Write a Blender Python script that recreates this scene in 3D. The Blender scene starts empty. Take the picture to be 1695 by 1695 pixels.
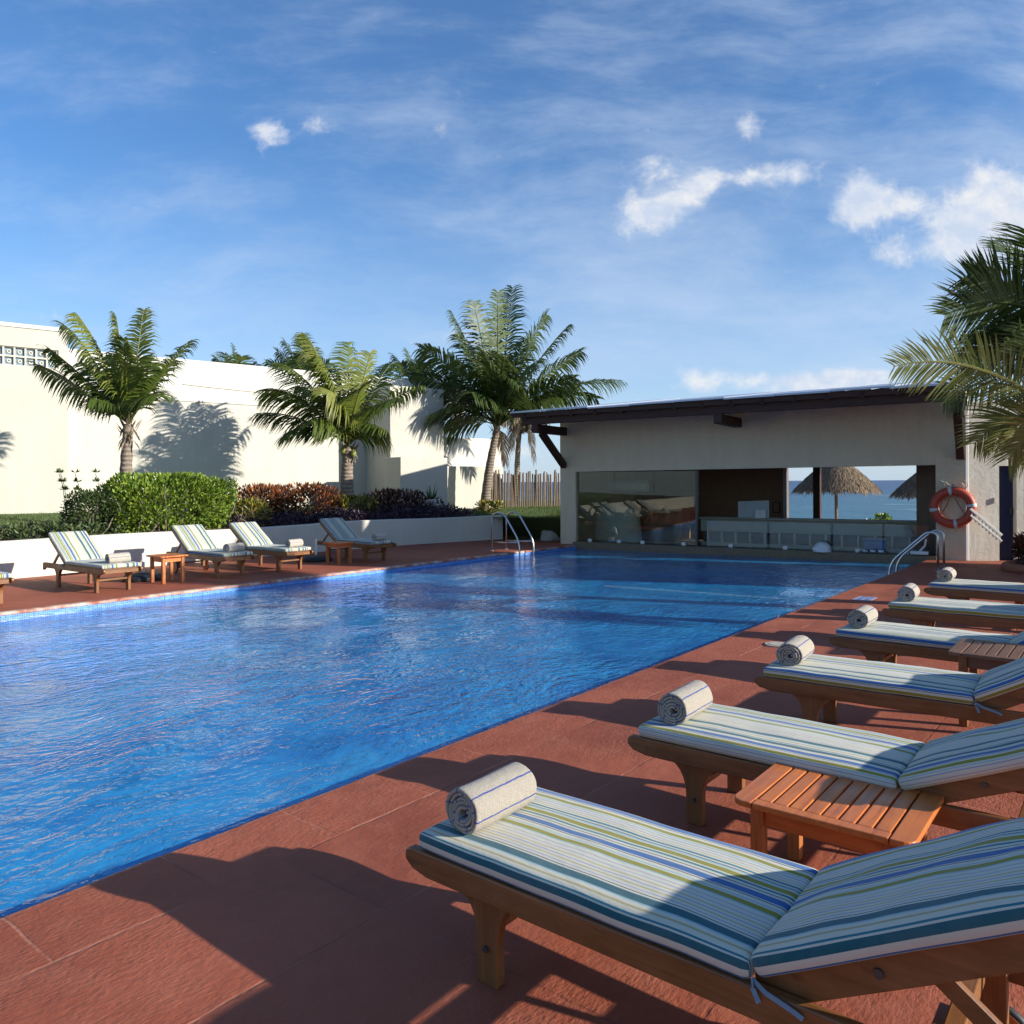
import bpy, math, random
from mathutils import Vector, Matrix, noise as mnoise
R = math.radians
sc = bpy.context.scene
COL = sc.collection
random.seed(7)

# ------------------------------------------------------------------ camera geometry
# world: X runs along the pool (towards the sea), Y across it (towards the garden wall), Z up
F_PX, CAM_H, CX, PY, ROLL = 1300.0, 1.65, 847.5, 798.0, .005
YAW = R(38.5)
UX, UY = math.sin(YAW), math.cos(YAW)

def cam2w(X, Y, z=0.0):
    return Vector((X*UX + Y*UY, -X*UY + Y*UX, z))

def ray(px, py):
    a = px-CX; b = -(py-PY); c, s = math.cos(ROLL), math.sin(ROLL)
    return cam2w(a*c+b*s, F_PX, -a*s+b*c)

def on_z(px, py, z=0.0):
    d = ray(px, py); t = (z-CAM_H)/d.z
    return Vector((d.x*t, d.y*t, z))

def at_d(px, py, dist):
    d = ray(px, py)*(dist/F_PX)
    return Vector((d.x, d.y, CAM_H+d.z))

def on_plane(px, py, p, n):
    o = Vector((0, 0, CAM_H)); d = ray(px, py)
    t = (Vector(p)-o).dot(Vector(n))/d.dot(Vector(n))
    return o+d*t

cam_d = bpy.data.cameras.new('camera'); cam = bpy.data.objects.new('camera', cam_d); COL.objects.link(cam)
cam_d.sensor_width = 36; cam_d.lens = 36*F_PX/1695; cam_d.shift_y = -(847.5-PY)/1695
cam_d.clip_end = 60000; cam_d.clip_start = .05
fw = cam2w(0, 1); rt0 = cam2w(1, 0); up0 = Vector((0, 0, 1))
rt = rt0*math.cos(ROLL)-up0*math.sin(ROLL); up = up0*math.cos(ROLL)+rt0*math.sin(ROLL)
M = Matrix((rt, up, -fw)).transposed().to_4x4(); M.translation = (0, 0, CAM_H)
cam.matrix_world = M
sc.camera = cam

# ------------------------------------------------------------------ node helper
class NT:
    def __init__(s, name):
        s.m = bpy.data.materials.new(name); s.m.use_nodes = True
        s.t = s.m.node_tree; s.t.nodes.clear()
        s.out = s.t.nodes.new('ShaderNodeOutputMaterial')
    def n(s, typ, ins=None, **kw):
        nd = s.t.nodes.new('ShaderNode'+typ)
        for k, v in kw.items(): setattr(nd, k, v)
        for k, v in (ins or {}).items(): s.set(nd, k, v)
        return nd
    def set(s, nd, k, v):
        sock = nd.inputs[k]
        if isinstance(v, bpy.types.NodeSocket): s.t.links.new(v, sock)
        else:
            if isinstance(v, tuple) and len(v) == 3 and sock.type == 'RGBA': v = v+(1,)
            sock.default_value = v
    def math(s, op, a, b=0.0, c=None, clamp=False):
        nd = s.n('Math', operation=op, use_clamp=clamp)
        s.set(nd, 0, a); s.set(nd, 1, b)
        if c is not None: s.set(nd, 2, c)
        return nd.outputs[0]
    def coord(s, kind='Object'): return s.n('TexCoord').outputs[kind]
    def map(s, vec, scale=(1, 1, 1), loc=(0, 0, 0), rot=(0, 0, 0)):
        return s.n('Mapping', {'Vector': vec, 'Scale': scale, 'Location': loc, 'Rotation': rot}).outputs[0]
    def noise(s, vec, scale, detail=3, rough=.55, dist=0.0):
        return s.n('TexNoise', {'Vector': vec, 'Scale': scale, 'Detail': detail, 'Roughness': rough, 'Distortion': dist}).outputs[0]
    def ramp(s, fac, stops, interp='LINEAR'):
        nd = s.n('ValToRGB', {'Fac': fac}); cr = nd.color_ramp; cr.interpolation = interp
        cr.elements[0].position = stops[0][0]; cr.elements[0].color = tuple(stops[0][1])+(1,)
        cr.elements[1].position = stops[-1][0]; cr.elements[1].color = tuple(stops[-1][1])+(1,)
        for p, c in stops[1:-1]:
            e = cr.elements.new(p); e.color = tuple(c)+(1,)
        return nd.outputs[0]
    def maprange(s, v, a, b, c=0.0, d=1.0, smooth=False):
        nd = s.n('MapRange', {'Value': v, 'From Min': a, 'From Max': b, 'To Min': c, 'To Max': d})
        if smooth: nd.interpolation_type = 'SMOOTHSTEP'
        return nd.outputs[0]
    def mix(s, f, a, b, mode='MIX'):
        nd = s.n('Mix', data_type='RGBA', blend_type=mode)
        s.set(nd, 0, f); s.set(nd, 6, a); s.set(nd, 7, b)
        return nd.outputs[2]
    def bump(s, h, strength=.3, dist=.01, normal=None):
        ins = {'Height': h, 'Strength': strength, 'Distance': dist}
        if normal: ins['Normal'] = normal
        return s.n('Bump', ins).outputs[0]
    def sep(s, vec):
        nd = s.n('SeparateXYZ', {'Vector': vec}); return nd.outputs[0], nd.outputs[1], nd.outputs[2]
    def principled(s, color, rough=.6, normal=None, metal=0.0, spec=.5, **kw):
        ins = {'Base Color': color, 'Roughness': rough, 'Metallic': metal, 'Specular IOR Level': spec}
        if normal: ins['Normal'] = normal
        ins.update(kw)
        p = s.n('BsdfPrincipled', ins)
        s.t.links.new(p.outputs[0], s.out.inputs[0]); return p
    def surf(s, sock): s.t.links.new(sock, s.out.inputs[0])

MAT = {}
def simple(name, color, rough=.6, metal=0.0, var=.15, scale=6, bump=0.0, bscale=60, spec=.5):
    t = NT(name); v = t.coord()
    n = t.noise(v, scale, 4)
    col = t.mix(n, tuple(c*(1-var) for c in color), tuple(min(1, c*(1+var)) for c in color))
    nrm = t.bump(t.noise(v, bscale, 4), bump, .01) if bump else None
    t.principled(col, rough, nrm, metal, spec); MAT[name] = t.m; return t.m

# --- stucco / walls
def stucco(name, color, bump=.5, stain=.12, scale=1.0):
    t = NT(name); v = t.coord()
    big = t.noise(v, .7*scale, 5, .6); streak = t.noise(t.map(v, (3*scale, 3*scale, .35*scale)), 1, 4, .6)
    f = t.maprange(t.math('ADD', big, streak), .75, 1.25)
    col = t.mix(f, tuple(c*(1-stain*1.6) for c in color), color)
    fine = t.noise(v, 22*scale, 5, .7); mid = t.noise(v, 5*scale, 4, .6)
    h = t.math('ADD', fine, t.math('MULTIPLY', mid, 1.6))
    t.principled(col, .92, t.bump(h, bump, .02), spec=.2); MAT[name] = t.m
stucco('cream_stucco', (.60, .575, .495), .4, .06)
stucco('pale_stucco', (.53, .51, .44), .4, .06)
stucco('bar_stucco', (.76, .63, .42), 1.0, .05, 2.0)
stucco('white_stucco', (.72, .68, .58), .3, .12, 2.0)
stucco('white_paint', (.66, .65, .60), .3, .06)

# --- deck
def deck_mat():
    t = NT('red_deck'); v = t.coord(); x, y, z = t.sep(v)
    warp = t.noise(v, 3.0, 3); wx = t.math('MULTIPLY', t.math('SUBTRACT', warp, .5), .03)
    big = t.noise(v, .9, 6, .65, .4); mid = t.noise(v, 5, 6, .7); fine = t.noise(v, 70, 4, .7)
    base = t.mix(t.maprange(big, .33, .68), (.26, .061, .028), (.39, .103, .049))
    base = t.mix(t.maprange(mid, .42, .72, 0, .5), base, (.40, .14, .085))
    base = t.mix(t.maprange(t.noise(v, 1.7, 6, .75, .8), .56, .74, 0, .55), base, (.17, .05, .03))
    base = t.mix(t.maprange(fine, .3, .75, 0, .28), base, (.19, .058, .034))
    def cell(px_, ox, py_, oy):
        q = t.n('VectorMath', {0: t.n('VectorMath', {0: v, 1: (ox, oy, .5)}, operation='ADD').outputs[0], 1: (px_, py_, 5)}, operation='SNAP').outputs[0]
        return t.n('TexWhiteNoise', {'Vector': q}, noise_dimensions='3D').outputs[0]
    cv = t.mix(t.math('GREATER_THAN', y, 2.93), cell(1.24, .42, 1.22, .17), cell(.62, .11, 50, 0))
    base = t.mix(1.0, base, t.mix(cv, (.91, .89, .88), (1.05, 1.06, 1.07)), 'MULTIPLY')
    # joints: coping band lines and slab joints
    def line(c, pos, w):
        d = t.math('ABSOLUTE', t.math('SUBTRACT', t.math('ADD', c, wx), pos))
        return t.maprange(d, w*.35, w, 1, 0)
    def per(c, period, off, w):
        m = t.math('PINGPONG', t.math('ADD', t.math('ADD', c, wx), off), period*.5)
        return t.maprange(m, w*.35, w, 1, 0)
    cop_r = t.math('MULTIPLY', t.math('GREATER_THAN', y, 2.93), t.math('LESS_THAN', y, 7))
    jl = t.math('MAXIMUM', line(y, 2.93, .011), line(y, 12.0, .01))
    j1 = t.math('MULTIPLY', per(x, .62, .11, .008), cop_r)
    j2 = t.math('MULTIPLY', t.math('MAXIMUM', per(x, 1.24, .42, .009), per(y, 1.22, .17, .009)), t.math('LESS_THAN', y, 2.93))
    j3 = t.math('MULTIPLY', per(x, 1.3, .0, .009), t.math('GREATER_THAN', y, 11))
    j = t.math('MAXIMUM', t.math('MAXIMUM', jl, j1), t.math('MAXIMUM', j2, j3))
    broken = t.maprange(t.noise(v, 2.2, 4, .7), .40, .56)
    jf = t.math('MULTIPLY', j, broken)
    pale = t.maprange(t.noise(v, 1.3, 3), .45, .55)
    base = t.mix(t.math('MULTIPLY', jf, .48), base, t.mix(pale, (.12, .04, .025), (.55, .27, .18)))
    # worn pale rim at the pool edge, paler on the far side
    er = t.maprange(t.math('ABSOLUTE', t.math('SUBTRACT', y, 3.42)), .0, .05, 1, 0)
    el = t.maprange(t.math('ABSOLUTE', t.math('SUBTRACT', y, 11.47)), .03, .16, 1, 0)
    wn = t.maprange(t.noise(v, 6, 6, .75), .40, .62)
    base = t.mix(t.math('MULTIPLY', er, t.math('MULTIPLY', wn, .75)), base, (.55, .38, .30))
    base = t.mix(t.math('MULTIPLY', el, t.maprange(t.noise(v, 3.5, 6, .75), .40, .62, 0, .9)), base, (.66, .52, .43))
    # pale drips and specks
    vo = t.n('TexVoronoi', {'Vector': t.map(v, (1, 1, 1)), 'Scale': 3.1, 'Randomness': 1.0})
    sp = t.math('MULTIPLY', t.maprange(t.math('ADD', vo.outputs[0], t.math('MULTIPLY', fine, .03)), .055, .075, 1, 0), t.maprange(t.noise(v, .8, 2), .52, .56))
    base = t.mix(t.math('MULTIPLY', sp, .55), base, (.36, .27, .24))
    # roughness of the concrete: combed / pitted, stronger on the coping
    combed = t.noise(t.map(v, (26, 90, 26), rot=(0, 0, .5)), 1, 4, .6)
    pits = t.noise(v, 38, 3, .5); lump = t.noise(v, 9, 5, .6)
    patch = t.maprange(t.noise(v, 1.1, 3), .42, .6)
    h = t.math('ADD', t.math('MULTIPLY', lump, .9), t.math('MULTIPLY', t.math('ADD', t.math('MULTIPLY', combed, .6), t.math('MULTIPLY', pits, .55)), t.math('ADD', t.math('MULTIPLY', t.math('MAXIMUM', patch, t.math('MULTIPLY', cop_r, .8)), .9), .22)))
    h = t.math('ADD', h, t.math('MULTIPLY', fine, .12))
    h = t.math('SUBTRACT', h, t.math('MULTIPLY', jf, .35))
    t.principled(base, t.maprange(mid, .3, .7, .62, .85), t.bump(h, .6, .012), spec=.35)
    MAT['red_deck'] = t.m
deck_mat()

# --- pool
def tile_mat():
    t = NT('pool_mosaic'); v = t.coord(); x, y, z = t.sep(v)
    g = .028
    def ln(c): return t.maprange(t.math('PINGPONG', c, g*.5), .0, .0028, 1, 0)
    gr = t.math('MAXIMUM', ln(z), t.math('MAXIMUM', ln(x), ln(y)))
    wn = t.n('TexWhiteNoise', {'Vector': t.n('VectorMath', {0: v, 1: (g, g, g)}, operation='SNAP').outputs[0]}, noise_dimensions='3D').outputs[0]
    col = t.mix(wn, (.04, .17, .60), (.12, .33, .80))
    col = t.mix(gr, col, (.42, .50, .62))
    t.principled(col, .2, None); MAT['pool_mosaic'] = t.m
tile_mat()

def water_mat():
    t = NT('pool_water'); v = t.coord()
    w0 = t.n('TexNoise', {'Vector': v, 'Scale': .9, 'Detail': 2.0, 'Roughness': .5})
    vv = t.n('VectorMath', {0: v, 1: t.n('VectorMath', {0: w0.outputs[1], 'Scale': .55}, operation='SCALE').outputs[0]}, operation='ADD').outputs[0]
    a = t.noise(t.map(vv, (1.5, 2.2, 1), rot=(0, 0, .9)), 1, 2, .5)
    b = t.noise(t.map(vv, (4.2, 8.5, 1), rot=(0, 0, .62)), 1, 2.5, .5, .6)
    c = t.noise(t.map(vv, (11, 17, 1), rot=(0, 0, 1.2)), 1, 2, .5, .5)
    calm = t.maprange(t.noise(v, .38, 3), .36, .62, .30, 1.15)
    h = t.math('ADD', t.math('MULTIPLY', a, .45), t.math('MULTIPLY', t.math('ADD', t.math('MULTIPLY', b, .46), t.math('MULTIPLY', c, .36)), calm))
    nrm = t.bump(h, 1.0, .046)
    f1 = t.maprange(t.noise(t.map(vv, (.55, .8, 1)), 1, 4, .6, .8), .35, .68)
    f2 = t.maprange(t.noise(t.map(vv, (3, 5, 1)), 1, 4, .6, 1.2), .38, .7)
    body = t.mix(t.math('ADD', t.math('MULTIPLY', f1, .6), t.math('MULTIPLY', f2, .4)), (.005, .150, .46), (.040, .40, .78))
    dif = t.n('BsdfDiffuse', {'Color': body, 'Normal': nrm})
    tr = t.n('BsdfTransparent', {'Color': (.50, .80, .95, 1)})
    under = t.n('MixShader', {0: .34, 1: dif.outputs[0], 2: tr.outputs[0]})
    gl = t.n('BsdfGlossy', {'Color': (1, 1, 1, 1), 'Roughness': .03, 'Normal': nrm})
    fr = t.n('Fresnel', {'IOR': 1.33, 'Normal': nrm})
    fac = t.math('MINIMUM', fr.outputs[0], .85)
    t.surf(t.n('MixShader', {0: fac, 1: under.outputs[0], 2: gl.outputs[0]}).outputs[0]); MAT['pool_water'] = t.m
water_mat()

def sea_mat():
    t = NT('sea_water'); v = t.coord()
    n1 = t.noise(t.map(v, (.16, .05, 1), rot=(0, 0, .15)), 1, 6, .6, .4); n2 = t.noise(v, .6, 5, .6)
    d = t.n('CameraData') if False else None
    x, y, z = t.sep(v)
    near = t.maprange(x, 90, 420, 1, 0)
    col = t.mix(near, (.006, .045, .135), (.010, .12, .165))
    col = t.mix(t.maprange(n1, .4, .62), col, t.mix(near, (.004, .035, .11), (.008, .09, .14)))
    foam = t.maprange(t.noise(t.map(v, (.25, .06, 1)), 1, 7, .7, .6), .62, .68, 0, .8)
    col = t.mix(foam, col, (.75, .8, .82))
    h = t.math('ADD', t.math('MULTIPLY', n1, 2), n2)
    t.principled(col, .35, t.bump(h, .6, .5), spec=.25); MAT['sea_water'] = t.m
sea_mat()

# --- wood; axis = grain direction
def wood(name, c1, c2, axis='x', rough=.42, gloss=.5):
    t = NT(name); v = t.coord()
    sc_ = {'x': (2.2, 34, 34), 'y': (34, 2.2, 34), 'z': (34, 34, 2.2)}[axis]
    ri = t.n('ObjectInfo').outputs['Random']
    vv = t.n('VectorMath', {0: v, 1: t.n('CombineXYZ', {0: t.math('MULTIPLY', ri, 13.7), 1: t.math('MULTIPLY', ri, 5.1), 2: ri}).outputs[0]}, operation='ADD').outputs[0]
    g = t.noise(t.map(vv, sc_), 1, 5, .65, .7); b = t.noise(vv, 5, 5, .65)
    isl = t.n('NewGeometry').outputs['Random Per Island']
    f = t.math('ADD', t.math('MULTIPLY', g, .65), t.math('MULTIPLY', b, .35))
    col = t.mix(t.maprange(f, .34, .66), c1, c2)
    col = t.mix(t.math('MULTIPLY', isl, .35), col, tuple(c*.6 for c in c2))
    wear = t.maprange(t.noise(vv, 17, 6, .75), .6, .74, 0, .5)
    col = t.mix(wear, col, tuple(c*.35 for c in c1))
    rg = t.maprange(b, .3, .7, rough-.1, rough+.15)
    t.principled(col, rg, t.bump(t.math('ADD', g, t.math('MULTIPLY', b, .6)), .25, .004), spec=gloss); MAT[name] = t.m
for ax in 'xyz':
    wood('teak_'+ax, (.125, .048, .014), (.27, .11, .034), ax)
wood('orange_teak_x', (.36, .085, .018), (.72, .215, .045), 'x', .36)
wood('orange_teak_y', (.36, .085, .018), (.72, .215, .045), 'y', .36)
wood('orange_teak_z', (.26, .075, .02), (.52, .18, .05), 'z', .36)
wood('grey_teak_x', (.10, .045, .025), (.21, .105, .06), 'x', .5)  # darker wood for the table in shade; the shade is in the colour
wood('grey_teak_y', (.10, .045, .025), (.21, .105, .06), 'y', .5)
wood('dark_beam', (.030, .014, .010), (.075, .034, .022), 'y', .6, .3)
wood('dark_beam_x', (.030, .014, .010), (.075, .034, .022), 'x', .6, .3)
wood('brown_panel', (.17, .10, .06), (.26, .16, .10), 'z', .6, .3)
wood('stick_wood', (.10, .076, .056), (.26, .20, .15), 'z', .85, .2)
simple('steel', (.62, .62, .60), .28, 1.0, .05)
simple('dark_steel', (.10, .10, .10), .5, .8)
simple('white_plastic', (.75, .74, .70), .4)
simple('orange_plastic', (.44, .060, .025), .5, 0, .2, 9, .2, 50)
simple('rope', (.30, .12, .06), .9)
simple('pale_rope', (.55, .48, .38), .9)
simple('navy_paint', (.008, .014, .05), .5)
simple('tile_brown', (.17, .12, .065), .45, 0, .35, 14, .3, 30)
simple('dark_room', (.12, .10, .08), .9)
simple('cream_room', (.60, .56, .45), .8)
simple('sand', (.50, .42, .30), .95, 0, .15, 2, .4, 20)
simple('soil', (.085, .055, .038), .95, 0, .4, 9, .8, 25)
simple('lawn_soil', (.07, .115, .025), .95, 0, .35, 6, .8, 40)
simple('stone', (.42, .37, .30), .9, 0, .2, 3, .6, 14)
simple('roof_metal', (.42, .46, .54), .42, .55, .10, 2.5)
simple('rust', (.10, .04, .02), .8, .3, .3)
simple('grey_pvc', (.28, .33, .42), .5)
simple('blue_plastic', (.05, .20, .50), .35)
simple('black_rubber', (.012, .014, .018), .55)
simple('tie_cloth', (.16, .26, .34), .9)
simple('faded_tile', (.33, .29, .38), .5, 0, .3, 12)
simple('counter_plaster', (.40, .36, .27), .8, 0, .2, 3)
simple('terracotta', (.33, .11, .055), .8)
simple('paper', (.50, .54, .53), .7)
simple('glass_block', (.20, .27, .33), .15, 0, .5, 8)
simple('coconut', (.20, .22, .05), .5)
def bark():
    t = NT('palm_bark'); v = t.coord(); x, y, z = t.sep(v)
    rings = t.math('SINE', t.math('MULTIPLY', t.math('ADD', z, t.math('MULTIPLY', t.noise(v, 3, 3), .12)), 62))
    n = t.noise(t.map(v, (9, 9, 3)), 1, 5, .7)
    col = t.mix(n, (.15, .115, .085), (.36, .30, .24))
    col = t.mix(t.maprange(rings, .3, 1, 0, .5), col, (.09, .065, .05))
    t.principled(col, .9, t.bump(t.math('ADD', rings, t.math('MULTIPLY', n, 2)), .6, .02), spec=.2); MAT['palm_bark'] = t.m
bark()

def leaf(name, stops, rough=.45, trans=.3):
    t = NT(name)
    a = t.n('Attribute', attribute_name='tone').outputs['Fac']
    n = t.noise(t.coord(), 1.6, 3)
    f = t.math('ADD', t.math('MULTIPLY', a, .8), t.math('MULTIPLY', n, .2))
    col = t.ramp(f, stops)
    p = t.n('BsdfPrincipled', {'Base Color': col, 'Roughness': rough, 'Specular IOR Level': .4})
    tr = t.n('BsdfTranslucent', {'Color': col})
    t.surf(t.n('MixShader', {0: trans, 1: p.outputs[0], 2: tr.outputs[0]}).outputs[0]); MAT[name] = t.m
leaf('palm_leaf', [(0, (.030, .055, .014)), (.45, (.075, .115, .026)), (.8, (.13, .16, .035)), (1, (.24, .22, .08))])
leaf('palm_leaf_fresh', [(0, (.035, .06, .012)), (.45, (.085, .13, .02)), (.8, (.19, .22, .035)), (1, (.33, .30, .10))])
leaf('palm_leaf_yellow', [(0, (.05, .075, .014)), (.5, (.12, .155, .028)), (1, (.36, .35, .12))], .4, .42)
leaf('dead_frond', [(0, (.11, .08, .05)), (1, (.34, .27, .19))], .9, .15)
leaf('hedge_leaf', [(0, (.04, .08, .012)), (.4, (.14, .23, .025)), (1, (.34, .43, .07))], .35, .3)
leaf('dark_shrub_leaf', [(0, (.02, .04, .010)), (1, (.08, .12, .03))], .45, .2)
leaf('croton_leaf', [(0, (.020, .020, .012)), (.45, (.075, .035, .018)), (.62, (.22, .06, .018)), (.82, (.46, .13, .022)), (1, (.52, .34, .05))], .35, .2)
leaf('croton_dark_leaf', [(0, (.014, .012, .010)), (.6, (.06, .022, .018)), (1, (.20, .05, .02))], .35, .2)
leaf('croton_yellow_leaf', [(0, (.03, .05, .012)), (.5, (.12, .14, .02)), (1, (.55, .38, .05))], .35, .2)
leaf('purple_leaf', [(0, (.010, .008, .012)), (1, (.075, .042, .075))], .5, .15)
leaf('agave_leaf', [(0, (.04, .075, .03)), (1, (.12, .17, .08))], .5, .1)
leaf('grass_leaf', [(0, (.035, .065, .012)), (1, (.14, .19, .03))], .6, .3)
leaf('cover_leaf', [(0, (.02, .035, .012)), (.6, (.06, .10, .03)), (1, (.22, .24, .10))], .5, .2)
leaf('thatch', [(0, (.10, .072, .048)), (1, (.30, .22, .14))], .95, .05)

def glass(name, tint, refl=1.0):
    t = NT(name)
    tr = t.n('BsdfTransparent', {'Color': tint+(1,)}); gl = t.n('BsdfGlossy', {'Color': (1, 1, 1, 1), 'Roughness': .0})
    fr = t.math('MULTIPLY', t.n('Fresnel', {'IOR': 1.5}).outputs[0], refl, clamp=True)
    t.surf(t.n('MixShader', {0: fr, 1: tr.outputs[0], 2: gl.outputs[0]}).outputs[0]); MAT[name] = t.m
glass('pane_glass', (.84, .88, .82), .9)
glass('clear_glass', (.86, .90, .90), 1.1)

# --- striped fabric: colour bands across the width (uv.x in metres) wrapping over the sides
LW = .60
def stripes(name, shift):
    W = (.56, .54, .43); SK = (.26, .42, .45); B = (.030, .12, .31); NV = (.015, .025, .07); TL = (.025, .17, .22); OL = (.25, .23, .025); DT = (.014, .10, .125); LV = (.24, .26, .42); OC = (.42, .35, .17)
    seq = [(W, 18), (B, 24), (W, 4), (NV, 3), (W, 13), (OL, 16), (W, 6), (SK, 5), (W, 9), (LV, 3), (W, 12), (LV, 3), (W, 10), (OC, 3), (W, 9), (TL, 8), (W, 8), (NV, 3), (SK, 8), (W, 6), (OL, 20), (W, 6), (TL, 9), (W, 10), (NV, 3), (W, 9),
           (B, 24), (W, 4), (NV, 3), (W, 12), (SK, 6), (W, 6)]
    seq2 = [(OL, 18), (SK, 6), (W, 15), (LV, 3), (W, 15), (LV, 3), (W, 13), (OC, 4), (W, 11), (LV, 3), (W, 11), (OC, 4), (W, 11), (LV, 3), (W, 9), (NV, 3), (W, 6), (DT, 26), (SK, 5), (W, 12), (OC, 8), (W, 16), (TL, 6), (W, 7), (DT, 22)]
    t = NT(name); uv = t.n('UVMap').outputs[0]; u, w, _ = t.sep(uv)
    L1 = sum(k for c, k in seq)*.001; L2 = sum(k for c, k in seq2)*.001
    p = t.math('MODULO', t.math('MULTIPLY', t.math('SUBTRACT', LW*.5+shift+12*(L1+L2)*1.0, u), 1/1.2), L1+L2)
    def rmp(fac, sq, L):
        nd = t.n('ValToRGB', {'Fac': fac}); cr = nd.color_ramp; cr.interpolation = 'CONSTANT'
        acc = 0; pos = []
        for c, k in sq: pos.append((acc/(L*1000), c)); acc += k
        cr.elements[0].position = 0; cr.elements[0].color = pos[0][1]+(1,)
        cr.elements[1].position = pos[-1][0]; cr.elements[1].color = pos[-1][1]+(1,)
        for q, c in pos[1:-1]:
            e = cr.elements.new(q); e.color = c+(1,)
        return nd.outputs[0]
    ca = rmp(t.math('DIVIDE', p, L1), seq, L1); cb = rmp(t.math('DIVIDE', t.math('SUBTRACT', p, L1), L2), seq2, L2)
    col = t.mix(t.math('GREATER_THAN', p, L1), ca, cb)
    v = t.coord()
    dirt = t.noise(v, 6, 4, .6); col = t.mix(t.maprange(dirt, .45, .75, 0, .16), col, (.30, .28, .25))
    wv = t.math('MULTIPLY', t.math('SINE', t.math('MULTIPLY', u, 2400)), t.math('SINE', t.math('MULTIPLY', w, 2400)))
    fine = t.noise(v, 420, 2); wr = t.noise(t.map(v, (3, 9, 3)), 1, 4, .6)
    h = t.math('ADD', t.math('MULTIPLY', fine, .02), t.math('MULTIPLY', wr, .5))
    t.principled(col, .85, t.bump(h, .55, .03), spec=.2, **{'Sheen Weight': .15}); MAT[name] = t.m
for k, shf in enumerate((0.0, .13, .30, .07, .21, .38)):
    stripes('striped_fabric_%d' % k, shf)

def towel_mat():
    t = NT('terry_towel'); uv = t.n('UVMap').outputs[0]; u, w, _ = t.sep(uv); v = t.coord()
    wob = t.math('MULTIPLY', t.math('SUBTRACT', t.noise(v, 40, 3), .5), .006)
    q = t.math('MODULO', t.math('ADD', t.math('ADD', u, wob), 10), .078)
    st = t.maprange(t.math('ABSOLUTE', t.math('SUBTRACT', q, .03)), .0022, .0034, 1, 0)
    n = t.noise(v, 260, 3, .7); b = t.noise(v, 30, 4, .6)
    col = t.mix(t.maprange(n, .3, .7), (.44, .38, .29), (.66, .60, .50))
    col = t.mix(t.maprange(b, .4, .7, 0, .3), col, (.50, .43, .33))
    col = t.mix(st, col, (.03, .08, .38))
    t.principled(col, .95, t.bump(t.math('ADD', n, t.math('MULTIPLY', b, .8)), 1.0, .012), spec=.1, **{'Sheen Weight': .2}); MAT['terry_towel'] = t.m
towel_mat()

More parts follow.
